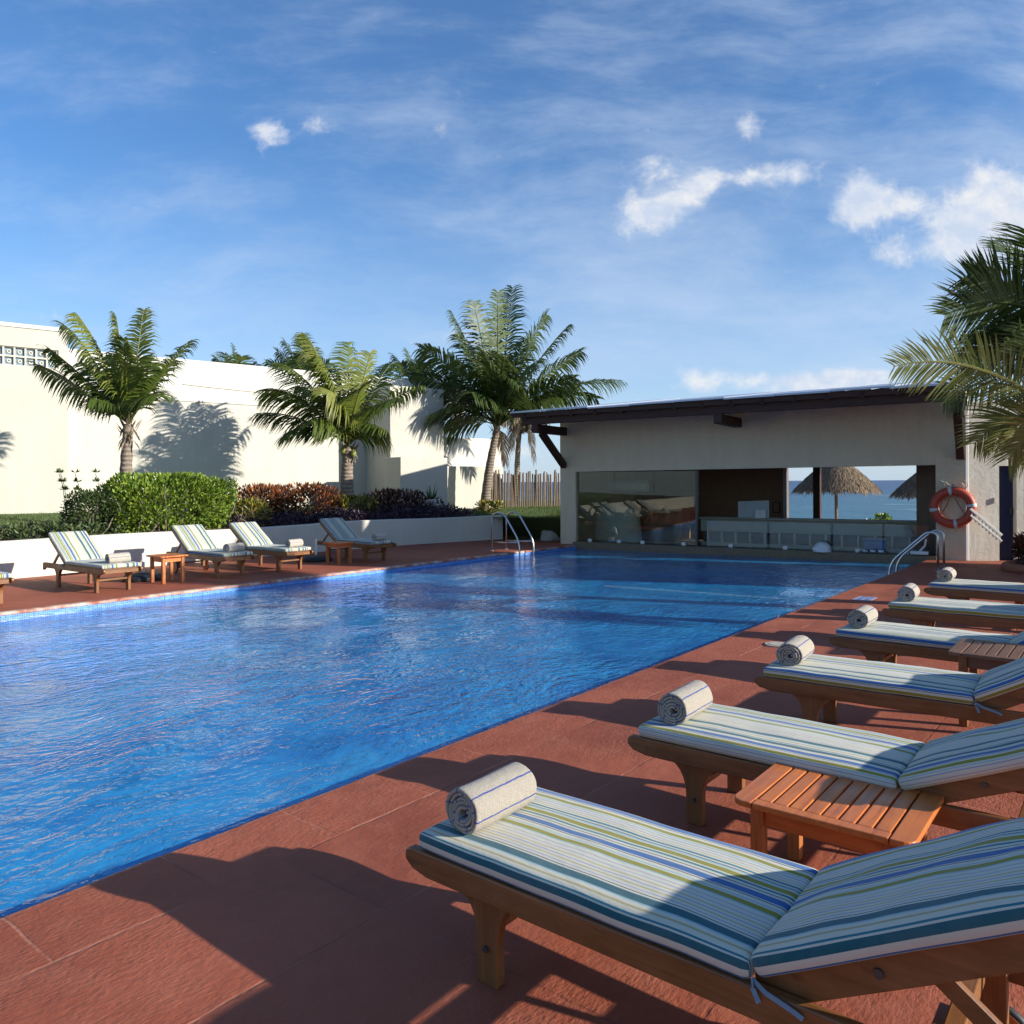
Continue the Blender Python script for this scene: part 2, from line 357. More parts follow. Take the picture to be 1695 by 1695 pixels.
# ------------------------------------------------------------------ mesh helper
class MB:
    def __init__(s): s.v = []; s.f = []; s.tone = []; s.uv = None
    def add(s, vs, fs, tone=.5):
        o = len(s.v); s.v += [tuple(p) for p in vs]; s.f += [tuple(i+o for i in f) for f in fs]; s.tone += [tone]*len(vs)
    def box(s, c, d, M=None):
        x, y, z = d[0]/2, d[1]/2, d[2]/2
        vs = [Vector((a*x, b*y, e*z)) for e in (-1, 1) for b in (-1, 1) for a in (-1, 1)]
        if M is not None: vs = [M @ p for p in vs]
        s.add([p+Vector(c) for p in vs], [(0, 2, 3, 1), (4, 5, 7, 6), (0, 1, 5, 4), (1, 3, 7, 5), (3, 2, 6, 7), (2, 0, 4, 6)])
    def span(s, lo, hi):
        s.box([(a+b)/2 for a, b in zip(lo, hi)], [abs(b-a) for a, b in zip(lo, hi)])
    def beam(s, p0, p1, w, h, upv=(0, 0, 1)):
        p0, p1 = Vector(p0), Vector(p1); t = (p1-p0); L = t.length; t.normalize()
        y = Vector(upv).cross(t)
        if y.length < 1e-4: y = Vector((1, 0, 0)).cross(t)
        y.normalize(); z = t.cross(y)
        s.box((p0+p1)/2, (L, w, h), Matrix((t, y, z)).transposed())
    def tube(s, pts, rad, seg=8, cap=True, tone=.5):
        pts = [Vector(p) for p in pts]; n = len(pts)
        if not isinstance(rad, (list, tuple)): rad = [rad]*n
        vs = []; fs = []; ref = None
        for i, p in enumerate(pts):
            t = (pts[min(i+1, n-1)]-pts[max(i-1, 0)]).normalized()
            if ref is None:
                ref = Vector((0, 0, 1)) if abs(t.z) < .9 else Vector((1, 0, 0))
            a = (ref-t*ref.dot(t)).normalized(); b = t.cross(a); ref = a
            for k in range(seg):
                w = 2*math.pi*k/seg; vs.append(p+(a*math.cos(w)+b*math.sin(w))*rad[i])
        for i in range(n-1):
            for k in range(seg):
                k2 = (k+1) % seg; fs.append((i*seg+k, i*seg+k2, (i+1)*seg+k2, (i+1)*seg+k))
        if cap: fs.append(tuple(range(seg))[::-1]); fs.append(tuple((n-1)*seg+k for k in range(seg)))
        s.add(vs, fs, tone)
    def prism(s, outline, axis, a0, a1):
        # outline: 2-D points; axis 'x','y','z' is the extrusion direction
        def mk(p, a): return {'x': (a, p[0], p[1]), 'y': (p[0], a, p[1]), 'z': (p[0], p[1], a)}[axis]
        n = len(outline)
        vs = [mk(p, a0) for p in outline]+[mk(p, a1) for p in outline]
        fs = [tuple(range(n))[::-1], tuple(range(n, 2*n))]+[(i, (i+1) % n, n+(i+1) % n, n+i) for i in range(n)]
        s.add(vs, fs)
    def disc(s, c, r, h, axis='y', seg=24):
        c = Vector(c); d = {'x': Vector((1, 0, 0)), 'y': Vector((0, 1, 0)), 'z': Vector((0, 0, 1))}[axis]
        s.tube([c-d*h/2, c+d*h/2], r, seg)
    def torus(s, c, R_, r, M=None, a0=0, a1=2*math.pi, seg=40, sub=14):
        full = abs(a1-a0-2*math.pi) < 1e-6; n = seg if full else seg+1; vs = []; fs = []
        for i in range(n):
            w = a0+(a1-a0)*i/seg
            for k in range(sub):
                q = 2*math.pi*k/sub; p = Vector(((R_+r*math.cos(q))*math.cos(w), r*math.sin(q), (R_+r*math.cos(q))*math.sin(w)))
                vs.append((M @ p if M is not None else p)+Vector(c))
        for i in range(seg):
            i2 = (i+1) % n
            for k in range(sub):
                k2 = (k+1) % sub; fs.append((i*sub+k, i*sub+k2, i2*sub+k2, i2*sub+k))
        s.add(vs, fs)
    def leafquad(s, p, d, side, L, w, tone, fold=.25):
        # a folded pointed leaf
        nrm = d.cross(side).normalized()
        m = p+d*(L*.45)
        s.add([p, m+side*w*.5+nrm*w*fold, p+d*L, m-side*w*.5+nrm*w*fold, m], [(0, 4, 1), (1, 4, 2), (0, 3, 4), (3, 2, 4)], tone)
    def mesh(s, name, smooth=False):
        me = bpy.data.meshes.new(name); me.from_pydata(s.v, [], s.f)
        a = me.attributes.new('tone', 'FLOAT', 'POINT'); a.data.foreach_set('value', s.tone)
        if smooth: me.polygons.foreach_set('use_smooth', [True]*len(me.polygons))
        me.update(); return me

CACHE = {}
def link(name, me, mat, parent=None, bevel=0.0, smooth=False, auto=False):
    o = bpy.data.objects.new(name, me); COL.objects.link(o)
    if mat and not me.materials: me.materials.append(MAT[mat])
    if parent: o.parent = parent
    if bevel:
        b = o.modifiers.new('bevel', 'BEVEL'); b.width = bevel; b.segments = 2; b.limit_method = 'ANGLE'; b.harden_normals = False
    return o
def build(mb, name, mat, parent=None, bevel=0.0, smooth=False):
    return link(name, mb.mesh(name, smooth), mat, parent, bevel)
def cached(key, fn, name, mat, parent, bevel=0.0, smooth=False):
    if key not in CACHE: CACHE[key] = fn().mesh(name, smooth)
    return link(name, CACHE[key], mat, parent, bevel)
def empty(name, loc=(0, 0, 0), rz=0.0):
    o = bpy.data.objects.new(name, None); COL.objects.link(o); o.empty_display_size = .2
    o.location = loc; o.rotation_euler = (0, 0, rz); return o
def tag(o, label, cat, group=None, kind=None):
    o['label'] = label; o['category'] = cat
    if group: o['group'] = group
    if kind: o['kind'] = kind
    return o
def struct(o, label=None, cat=None):
    o['kind'] = 'structure'
    if label: o['label'] = label; o['category'] = cat
    return o

POOL_R, POOL_L, WATER_Z = 3.42, 11.47, -.10

# bar front wall line
BL, BR = Vector((17.22, 12.05, 0)), Vector((18.30, 2.72, 0))
BU = (BR-BL).normalized(); BN = Vector((BU.y, -BU.x, 0))      # BN points at the pool
if BN.x > 0: BN = -BN
BLEN = (BR-BL).length

# ------------------------------------------------------------------ ground, deck, pool, sea
def grid(mb, x0, x1, nx, y0, y1, ny, zf):
    vs = []; fs = []
    for j in range(ny+1):
        for i in range(nx+1):
            x = x0+(x1-x0)*i/nx; y = y0+(y1-y0)*j/ny; vs.append((x, y, zf(x, y)))
    for j in range(ny):
        for i in range(nx):
            a = j*(nx+1)+i; fs.append((a, a+1, a+nx+2, a+nx+1))
    mb.add(vs, fs)

far_x = BL.x-.12                                        # the pool ends at the bar ledge
def ledge_x(y): return BL.x+(y-BL.y)*(BR.x-BL.x)/(BR.y-BL.y)-.16

def deck_edge(mb, s):
    pass
m = MB()
def strip(mb, prof, x0, x1, nx, wob):
    # profile: list of (y, z); extruded along x, the first points (the nose) wobble a little
    vs = []; fs = []; k = len(prof)
    for i in range(nx+1):
        x = x0+(x1-x0)*i/nx
        for j, (y, z) in enumerate(prof):
            a = wob*max(0, 1-j/6.0) if j < 6 else 0
            vs.append((x, y+a*mnoise.noise((x*2.3, 0, 1.7))+a*.5*mnoise.noise((x*11, 3, 1.7)), z+a*.4*mnoise.noise((x*7, 9, y))))
    for i in range(nx):
        for j in range(k-1):
            a = i*k+j; fs.append((a, a+k, a+k+1, a+1))
    mb.add(vs, fs)
rp = [(POOL_R-.03, -.07), (POOL_R, -.065), (POOL_R+.004, -.03), (POOL_R-.006, -.010), (POOL_R-.03, -.001), (POOL_R-.07, 0), (2.93, 0), (0, 0), (-6, 0), (-14, 0)]
strip(m, rp, -14, 18.6, 560, .012)
m.add([(18.6, 3.4, 0), (18.6, -14, 0), (24, -14, 0), (24, 3.4, 0)], [(0, 1, 2, 3)])
lp = [(POOL_L+.03, -.045), (POOL_L, -.04), (POOL_L-.004, -.02), (POOL_L+.006, -.006), (POOL_L+.03, 0), (POOL_L+.07, 0), (12.0, 0), (13, 0), (18.5, 0)]
strip(m, lp, -14, 17.05, 400, .012)
m.add([(17.05, POOL_L+.05, 0), (26, POOL_L+.05, 0), (26, 18.5, 0), (17.05, 18.5, 0)], [(0, 1, 2, 3)])
m.add([(-14, POOL_R-.3, 0), (-8, POOL_R-.3, 0), (-8, POOL_L+.3, 0), (-14, POOL_L+.3, 0)], [(0, 1, 2, 3)])
o = build(m, 'pool_deck', 'red_deck', smooth=False); struct(o, 'red painted concrete deck with worn joints around the pool', 'deck')

m = MB()
xe = 18.5
zf = -1.35
yr, yl = POOL_R-.02, POOL_L+.02
m.add([(-8, yr, -.02), (xe, yr, -.02), (xe, yr, zf), (-8, yr, zf)], [(0, 1, 2, 3)])
m.add([(-8, yl, -.02), (xe, yl, -.02), (xe, yl, zf), (-8, yl, zf)], [(3, 2, 1, 0)])
m.add([(-8, yr, zf), (xe, yr, zf), (xe, yl, zf), (-8, yl, zf)], [(0, 1, 2, 3)])
m.add([(-8, yr, -.02), (-8, yl, -.02), (-8, yl, zf), (-8, yr, zf)], [(0, 1, 2, 3)])
o = build(m, 'pool_basin', 'pool_mosaic'); struct(o, 'blue mosaic tiled wall of the swimming pool', 'pool')
m = MB(); m.add([(-8, yr, WATER_Z), (ledge_x(yr)+.05, yr, WATER_Z), (ledge_x(yl)+.05, yl, WATER_Z), (-8, yl, WATER_Z)], [(0, 1, 2, 3)])
o = build(m, 'pool_water', 'pool_water'); struct(o, 'rippled deep blue water of the swimming pool', 'water')

# beach and sea beyond the bar
m = MB()
grid(m, 24, 80, 12, -160, 200, 20, lambda x, y: -.15-max(0, (x-24))*.042)
m.add([(-60, -160, -1.6), (24, -160, -1.6), (24, 200, -1.6), (-60, 200, -1.6)], [(0, 1, 2, 3)])
o = build(m, 'beach', 'sand'); struct(o, 'pale sand beach behind the bar', 'beach')
m = MB(); m.add([(58, -30000, -2.0), (40000, -30000, -2.0), (40000, 30000, -2.0), (58, 30000, -2.0)], [(0, 1, 2, 3)])
o = build(m, 'sea', 'sea_water'); struct(o, 'blue green sea with small waves out to the horizon', 'sea')

# raised garden bed
BED = .66
wall_pts = [(-14, 15.35), (3, 15.4), (8, 15.42), (12, 15.35), (14.5, 15.15), (16.2, 14.75), (17.6, 14.35)]
def wall_y(x):
    for (a, b), (c, d) in zip(wall_pts, wall_pts[1:]):
        if a <= x <= c: return b+(d-b)*(x-a)/(c-a)
    return wall_pts[-1][1] if x > 17 else wall_pts[0][1]
def lawn_z(x, y):
    w = wall_y(min(x, 17.6))
    if x < 17.7: base = BED-.02+max(0, min(1, (y-w-1)/6.0))*.28
    else:
        k = max(0, min(1, (x-17.7)/4.5)); kk = max(0, min(1, (y-12.0)/2.0))
        base = -.05+(.72*k+.05)*(.35+.65*kk)
        k2 = max(0, min(1, (y-15.0)/3)); base = base*(1-k2)+k2*(BED+.05)
    return base+.03*mnoise.noise((x*.6, y*.6, 0))
m = MB()
vs = []; fs = []; NX, NY = 96, 30
for i in range(NX+1):
    x = -14+46*i/NX; y0 = wall_y(x)+.05 if x <= 17.6 else 12.2
    for j in range(NY+1):
        y = y0+(26-y0)*(j/NY)**1.3; vs.append((x, y, lawn_z(x, y)))
for i in range(NX):
    for j in range(NY):
        a = i*(NY+1)+j; fs.append((a, a+NY+1, a+NY+2, a+1))
m.add(vs, fs)
o = build(m, 'lawn', 'lawn_soil', smooth=True); struct(o, 'green lawn of the raised garden', 'lawn')
m = MB(); vs = []; fs = []
for i in range(61):
    x = -14+31.4*i/60; w = wall_y(x)
    bw = 3.0 if x < 14 else 2.2
    for j in range(7):
        y = w+.04+bw*j/6; vs.append((x, y, lawn_z(x, y)+.012+.03*mnoise.noise((x*2, y*2, 4))*(0 < j < 6)-(.05 if j == 6 else 0)))
for i in range(60):
    for j in range(6):
        a = i*7+j; fs.append((a, a+7, a+8, a+1))
m.add(vs, fs); o = build(m, 'soil_bed', 'soil', smooth=True); struct(o, 'dark soil of the planting bed behind the low wall', 'soil')

# low cream wall
m = MB(); n = 70; vs = []; fs = []
for i in range(n+1):
    x = -14+31.6*i/n; w = wall_y(x)
    top = .67+.012*math.sin(x*1.1)+(.02 if x > 12 else 0)
    prof = [(w, -.02), (w, top-.02), (w+.02, top), (w+.16, top), (w+.18, top-.02), (w+.18, .2)]
    vs += [(x, y, z) for y, z in prof]
for i in range(n):
    for j in range(5):
        a = i*6+j; fs.append((a, a+6, a+7, a+1))
fs.append(tuple(n*6+j for j in range(6)))
m.add(vs, fs); o = build(m, 'planter_wall', 'cream_stucco', smooth=False)
tag(o, 'low cream stucco planter wall behind the far row of loungers', 'wall')

# ------------------------------------------------------------------ big white villa wall
def cw(px, d): return cam2w((px-CX)/F_PX*d, d)
V0, V1 = cw(110, 21), cw(646, 27.25)
VD = (V1-V0).normalized(); VN = Vector((VD.y, -VD.x, 0))
if VN.y > 0: VN = -VN
Vp = lambda px, py, off=0: on_plane(px, py, V0+VN*off, VN)
villa = empty('villa', V0)
tag(villa, 'tall cream and white villa wall behind the garden palms', 'building')
def wv(v): return Vector(v)-V0
def quad_slab(mb, a, b, z0, z1, nrm, th):
    """upright slab whose outer face runs from a to b; th = thickness behind"""
    a, b = Vector(a), Vector(b); bk = -nrm*th
    P = [a, b, b+bk, a+bk]
    mb.add([Vector((p.x, p.y, z)) for z in (z0, z1) for p in P], [(0, 1, 5, 4), (1, 2, 6, 5), (2, 3, 7, 6), (3, 0, 4, 7), (4, 5, 6, 7), (3, 2, 1, 0)])
m = MB(); quad_slab(m, wv(V0-VD*16), wv(V1), -.2, 4.06, VN, .4); build(m, 'wall', 'cream_stucco', villa)
m = MB(); quad_slab(m, wv(V0-VD*.2+VN*.03), wv(V1+VN*.03+VD*3.2), 4.06, 5.28, VN, .5); build(m, 'parapet', 'white_paint', villa)
# cable along the parapet
m = MB(); m.tube([wv(V0+VD*(3+i*.9)+VN*.05+Vector((0, 0, 4.55-.02*i*(9-i)*.25))) for i in range(8)], .012, 5); build(m, 'cable', 'cream_room', villa)
# tower at the left, with the glass-block strip
T1 = V0+VN*.25; T0 = T1-VD*15
zt = lambda py: on_plane(30, py, T1, VN).z
m = MB()
gz0, gz1 = on_plane(40, 606, T1, VN).z, on_plane(40, 575, T1, VN).z
g1 = on_plane(97, 590, T1, VN)
ztop = on_plane(100, 549, T1, VN).z
quad_slab(m, wv(T0), wv(T1), -.2, gz0, VN, 3); quad_slab(m, wv(T0), wv(T1), gz1, ztop, VN, 3)
quad_slab(m, wv(Vector((g1.x, g1.y, 0))), wv(T1), gz0, gz1, VN, 3)
b0 = wv(T0)+VN*-.25; b1 = wv(Vector((g1.x, g1.y, 0)))+VN*-.25
quad_slab(m, b0, b1, gz0, gz1, VN, 2.5)
build(m, 'tower', 'pale_stucco', villa)
m = MB(); quad_slab(m, wv(T0)-Vector((0, 0, 0)), wv(T1+VD*.03+VN*.03), ztop, ztop+.10, VN, 3.03); build(m, 'coping', 'white_paint', villa)
win = MB(); e1 = wv(Vector((g1.x, g1.y, 0))); H_ = (gz1-gz0)/2
bl = MB(); cell = MB()
for k in range(34):
    for r_ in range(2):
        c = e1-VD*(.02+H_*(k+.5))+VN*-.1; zc = gz0+H_*(r_+.5)
        A = Matrix((VD, VN, Vector((0, 0, 1)))).transposed()
        for dx, dz, sx, sz in ((-.46, 0, .08, 1), (.46, 0, .08, 1), (0, -.46, .84, .08), (0, .46, .84, .08)):
            win.box(Vector((c.x, c.y, zc))+VD*dx*H_+Vector((0, 0, dz*H_)), (sx*H_, .12, sz*H_), A)
        cell.box(Vector((c.x, c.y, zc))-VN*.03, (H_*.84, .05, H_*.84), A)
        win.torus(Vector((c.x, c.y, zc))+VN*.01, H_*.16, H_*.07, A, seg=10, sub=5)
w_o = build(win, 'window', 'cream_room', villa); build(cell, 'pane', 'glass_block', w_o)
# projecting block, terrace block and lower wing
def face_block(name, pxa, pxb, d, pytop, mat, depth, zb=-.2, parent=villa, dirv=VD):
    a = cw(pxa, d); nn = VN
    b = on_plane(pxb, 800, a, nn); b.z = 0
    zt_ = on_plane((pxa+pxb)/2, pytop, a, nn).z
    mm = MB(); quad_slab(mm, wv(a), wv(b), zb, zt_, nn, depth); return build(mm, name, mat, parent, bevel=.02)
face_block('wing', 646, 735, 25.4, 641, 'pale_stucco', 5)
face_block('terrace_block', 663, 741, 24.3, 757, 'pale_stucco', 1.0)
face_block('side_wing', 722, 831, 28.2, 725, 'white_paint', 2.0)
face_block('plinth', 738, 833, 27.6, 772, 'pale_stucco', .55)

# ------------------------------------------------------------------ pool bar
bar = empty('pool_bar', BL, math.atan2(BU.y, BU.x))
tag(bar, 'swim-up bar with dark beamed roof and wide openings at the end of the pool', 'building')
# local frame: x along the front (left to right), -y... work out which side the pool is on
_inv = (Matrix.Translation(BL) @ Matrix.Rotation(math.atan2(BU.y, BU.x), 4, 'Z')).inverted()
PS = (_inv.to_3x3() @ BN).y          # sign of the pool side in local y
PS = 1 if PS > 0 else -1
def bl_(v): return _inv @ Vector(v)
def bw(px, py, off=0.0):             # pixel -> local point on a plane parallel to the front, off metres towards the pool
    return bl_(on_plane(px, py, BL+BN*off, BN))
def Y(o_): return PS*o_              # local y of something o_ metres in front of the wall
U0 = bw(953, 850).x; U1 = bw(1549, 850).x
ZL, ZR = bw(953, 781).z, bw(1549, 769.5).z
WT = .28; TOP = 3.42; DEPTH = 4.4
m = MB()
m.prism([(-.0, -.2), (U0, -.2), (U0, TOP), (0, TOP)], 'y', 0, Y(-WT))
m.prism([(U1, -.2), (BLEN, -.2), (BLEN, TOP), (U1, TOP)], 'y', 0, Y(-WT))
m.prism([(U0, ZL), (U1, ZR), (U1, TOP), (U0, TOP)], 'y', 0, Y(-WT))
m.span((0, Y(-WT), -.2), (.25, Y(-DEPTH), 3.4)); m.span((BLEN-.25, Y(-WT), -.2), (BLEN, Y(-DEPTH), 3.4))
build(m, 'wall', 'bar_stucco', bar)
# inside: floor, ceiling, back wall with its opening
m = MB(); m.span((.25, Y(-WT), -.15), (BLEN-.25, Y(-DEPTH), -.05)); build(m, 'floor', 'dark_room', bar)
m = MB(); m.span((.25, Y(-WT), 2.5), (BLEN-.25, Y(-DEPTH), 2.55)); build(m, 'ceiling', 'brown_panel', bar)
off = -DEPTH
q0, q1 = bw(1303, 850, off), bw(1517, 850, off)
qs, qt = bw(1400, 863, off).z, bw(1400, 758, off).z
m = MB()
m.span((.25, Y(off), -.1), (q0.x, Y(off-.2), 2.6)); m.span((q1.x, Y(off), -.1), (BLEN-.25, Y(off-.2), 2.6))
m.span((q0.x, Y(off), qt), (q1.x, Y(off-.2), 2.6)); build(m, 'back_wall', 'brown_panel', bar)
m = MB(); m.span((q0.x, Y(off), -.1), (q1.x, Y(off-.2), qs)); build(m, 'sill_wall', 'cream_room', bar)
p0 = bw(1347, 800, off).x; p1 = bw(1358.5, 800, off).x
m = MB(); m.span((p0, Y(off+.12), qs), (p1, Y(off-.1), qt)); build(m, 'post', 'dark_beam', bar, .005)
m = MB(); m.span((q0.x-.10, Y(off+.03), qs), (q0.x, Y(off-.12), qt)); build(m, 'window_frame', 'grey_pvc', bar)
# side panel at right inside
m = MB(); pr = bw(1517, 800, -1.2).x; m.span((pr, Y(-1.2), -.05), (BLEN-.25, Y(-1.26), 2.5)); build(m, 'inner_panel', 'brown_panel', bar)
# pool ledge with brown tile
m = MB()
m.span((U0-.02, Y(.16), -1.0), (U1+.02, Y(-.4), .075)); build(m, 'ledge', 'tile_brown', bar, .01)
# bar counter inside, cream, with a dark shelf gap
cO = -1.7
c0 = bw(1160, 862, cO).x; c1 = bw(1520, 862, cO).x; cz = bw(1350, 862, cO).z
m = MB(); m.span((c0, Y(cO), .34), (c1, Y(cO-.12), cz)); m.span((c0-.03, Y(cO+.08), cz), (c1+.05, Y(cO-.5), cz+.035))
m.span((c0, Y(cO), -.05), (c1, Y(cO-.12), .06)); build(m, 'counter', 'counter_plaster', bar, .006)
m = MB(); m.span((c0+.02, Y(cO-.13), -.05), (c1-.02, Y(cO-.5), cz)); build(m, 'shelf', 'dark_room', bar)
for k in range(14):
    u = c0+(c1-c0)*(k+.5)/14; m = MB(); m.span((u-.02, Y(cO-.01), .06), (u+.02, Y(cO-.12), .34)); build(m, 'shelf_divider', 'cream_room', bar)
# glass: tall sheets at left, low screens along the rest
g0 = U0+.01; g1_ = bw(1152, 850, -.1).x
m = MB(); k = 3
for i in range(k):
    a = g0+(g1_-g0)*i/k; b = g0+(g1_-g0)*(i+1)/k-.012
    m.span((a, Y(-.10), .09), (b, Y(-.112), min(ZL, ZR)-.01))
gp = build(m, 'glass_pane', 'pane_glass', bar)
m = MB(); m.span((g1_, Y(-.06), .075), (g1_+.05, Y(-.16), ZL+.0)); build(m, 'mullion', 'dark_steel', bar, .004)
m = MB()
low = [(1170, 1270), (1274, 1375), (1379, 1460), (1464, 1538)]
zlow = bw(1350, 866, -.1).z
for a, b in low: m.span((bw(a, 880, -.1).x, Y(-.10), .09), (bw(b, 880, -.1).x, Y(-.112), zlow))
build(m, 'glass_screen', 'clear_glass', bar)
for px in (977, 1025, 1064, 1132, 1210, 1300, 1420, 1500):
    m = MB(); u = bw(px, 890, -.1).x; m.box((u, Y(-.09), .115), (.10, .06, .08)); build(m, 'glass_clamp', 'white_plastic', bar, .006)
# pale tube and dome standing in for reflections in the tall glass; back unit
m = MB(); pts = [bw(x, y, -2.6) for x, y in ((992, 770), (994, 786), (1000, 797), (1012, 803), (1040, 804), (1072, 804))]
m.tube(pts, .17, 14); build(m, 'reflection_tube', 'white_plastic', bar, smooth=True)
m = MB(); t_ = bw(1018, 880, -2.2)
for i in range(9):
    pass
prof = [(0, 1.05), (.35, 1.02), (.58, .9), (.72, .65), (.78, .3), (.80, -.05)]
seg = 28; vs = []; fs = []
for r_, z in prof:
    for k in range(seg): w = 2*math.pi*k/seg; vs.append((t_.x+r_*math.cos(w), t_.y+.8*r_*math.sin(w), z))
for i in range(len(prof)-1):
    for k in range(seg): k2 = (k+1) % seg; fs.append((i*seg+k, (i+1)*seg+k, (i+1)*seg+k2, i*seg+k2))
m.add(vs, fs); build(m, 'reflection_dome', 'white_plastic', bar, smooth=True)
m = MB(); q = bw(1100, 870, -3.0); m.box((q.x, q.y, .5), (1.3, .7, 1.0)); m.box((q.x+.2, q.y, 1.3), (1.7, .5, .05)); build(m, 'back_unit', 'brown_panel', bar, .01)

# roof: fascia beam 1.6 m in front of the wall, rafters, metal sheets
OH = 1.55
fl, fr = bw(846, 700, OH), bw(1560, 663, OH)
zb = lambda px, py: bw(px, py, OH).z
fz0, fz1 = zb(872, 703), zb(1526, 666)
def fzb(u):
    ua, ub = bw(872, 703, OH).x, bw(1526, 666, OH).x
    return fz0+(fz1-fz0)*(u-ua)/(ub-ua)
m = MB(); uL, uR = fl.x+.12, fr.x
m.add([(u, Y(OH+dy), fzb(u)+dz) for u in (uL+.2, uR) for dy, dz in ((0, 0), (0, .24), (-.12, .24), (-.12, 0))], [(0, 1, 2, 3), (7, 6, 5, 4), (0, 4, 5, 1), (1, 5, 6, 2), (2, 6, 7, 3), (3, 7, 4, 0)])
build(m, 'fascia_beam', 'dark_beam_x', bar, .008)
SL = .118                                      # roof slope, rising to the back
def roof_z(u, o_): return fzb(u)+.30+(OH+.12-o_)*SL
m = MB(); nr = 15
for k in range(nr):
    u = uL+.35+(uR-uL-.45)*k/(nr-1)
    m = MB()
    m.add([(u+du, Y(o_), roof_z(u, o_)-.02+dz) for o_ in (OH+.10, -DEPTH) for du, dz in ((-.045, -.13), (.045, -.13), (.045, 0), (-.045, 0))], [(0, 1, 2, 3), (7, 6, 5, 4), (0, 4, 5, 1), (1, 5, 6, 2), (2, 6, 7, 3), (3, 7, 4, 0)])
    build(m, 'rafter', 'dark_beam', bar, .004)
m = MB(); nu = 9
for k in range(nu):
    ua = uL-.05+(uR+.25-uL)*k/nu; ub = uL-.05+(uR+.25-uL)*(k+1)/nu-.012
    dz = .004*(k % 2)+.012*math.sin(k*2.1)
    m.add([(u, Y(o_), roof_z(u, o_)+e+dz) for u in (ua, ub) for o_ in (OH+.16, -DEPTH-.3) for e in (0, .035)],
          [(0, 1, 3, 2), (4, 6, 7, 5), (0, 4, 5, 1), (2, 3, 7, 6), (1, 5, 7, 3), (0, 2, 6, 4)])
build(m, 'roof', 'roof_metal', bar)
m = MB()
m.add([(u, Y(OH+.10+dy), roof_z(u, OH+.1)-.12+dz) for u in (uL-.05, uR+.2) for dy, dz in ((0, 0), (0, .11), (-.03, .11), (-.03, 0))], [(0, 1, 2, 3), (7, 6, 5, 4), (0, 4, 5, 1), (1, 5, 6, 2), (2, 6, 7, 3), (3, 7, 4, 0)])
build(m, 'eave_board', 'dark_beam_x', bar)
# gable infill above wall up to the roof
m = MB(); m.prism([(0, TOP-.05), (BLEN, TOP-.05), (BLEN, roof_z(BLEN, 0)-.16), (0, roof_z(0, 0)-.16)], 'y', Y(-.02), Y(-WT)); build(m, 'wall_top', 'bar_stucco', bar)
# brackets: a beam projecting from the wall with a diagonal brace
for px, brace in ((930, True), (1228, False), (1598, True)):
    u = bw(px, 715).x-.09; u = min(max(u, .12), BLEN-.1); z = fzb(u)-.10
    m = MB(); m.span((u-.09, Y(-.05), z-.11), (u+.09, Y(OH+.02), z+.10)); bo = build(m, 'bracket', 'dark_beam', bar, .008)
    if brace:
        m = MB(); m.beam((u, Y(OH-.35), z-.10), (u, Y(.0), z-.92), .15, .15); build(m, 'brace', 'dark_beam', bo, .008)

# side building with the blue door, right of the bar
S0 = BR+Vector((.02, -.02, 0)); SDm = cam2w(1, -.10).normalized(); SN = Vector((SDm.y, -SDm.x, 0))
if SN.dot(cam2w(0, 1)) > 0: SN = -SN
sb = empty('side_building', S0, math.atan2(SDm.y, SDm.x))
tag(sb, 'sunlit white stucco building with a navy door at the right edge', 'building')
_si = (Matrix.Translation(S0) @ Matrix.Rotation(math.atan2(SDm.y, SDm.x), 4, 'Z')).inverted()
def sp(px, py): return _si @ on_plane(px, py, S0, SN)
sy = (_si.to_3x3() @ SN).y; sy = 1 if sy > 0 else -1
d0, d1 = sp(1654, 850).x, sp(1683, 850).x; dz = sp(1668, 771).z
m = MB(); m.span((0, 0, -.1), (d0, -sy*.3, 3.25)); m.span((d1, 0, -.1), (d1+.14, -sy*.3, 3.25)); m.span((d0, 0, dz), (d1, -sy*.3, 3.25)); m.span((d1+.14, 0, dz), (d1+1.4, -sy*.3, 3.25))
m.span((d1+1.4, 0, -.1), (d1+3, -sy*.3, 3.25)); build(m, 'wall', 'white_stucco', sb)
for a, b in ((d0, d1), (d1+.14, d1+1.4)):
    m = MB(); m.span((a, -sy*.14, 0), (b, -sy*.19, dz)); dd = build(m, 'door', 'navy_paint', sb)
    m = MB(); m.box((b-.07, -sy*.11, 1.0), (.03, .05, .14)); build(m, 'handle', 'dark_steel', dd, .005)
m = MB(); m.span((-.045, sy*.012, 0), (.02, -sy*.05, 3.2)); build(m, 'corner_pipe', 'white_plastic', sb, .01)
m = MB(); qq = sp(1646, 828); m.box((qq.x, sy*.02, qq.z), (.035, .03, .11)); build(m, 'switch', 'cream_room', sb)

# lifebuoy on the right pier
lc = on_plane(1577, 840, BL+BN*.11, BN)
lb = empty('lifebuoy', lc, math.atan2(BU.y, BU.x)); tag(lb, 'orange lifebuoy with four white bands hanging on the bar wall', 'lifebuoy')
m = MB(); m.torus((0, 0, 0), .335, .088, seg=56, sub=16); build(m, 'ring', 'orange_plastic', lb, smooth=True)
for k in range(4):
    w = R(8+90*k); m = MB(); m.torus((0, 0, 0), .335, .0915, None, w-.085, w+.085, 6, 16); build(m, 'band', 'paper', lb, smooth=True)
m = MB()
m.tube([(-.02, Y(.02), .30), (-.1, Y(.01), .05), (-.2, Y(.03), -.12), (-.24, Y(.06), -.16)], .010, 6); m.tube([(0, Y(.02), .30), (.1, Y(.01), .06), (.2, Y(.03), -.10), (.25, Y(.05), -.15)], .010, 6)
build(m, 'cord', 'rope', lb)
m = MB()
for k in range(7):
    a = -.22+.07*k; m.torus((a, Y(.0), .42+.05*math.cos(k)), .07, .009, Matrix.Rotation(.5*k, 3, 'Y'), seg=14, sub=5)
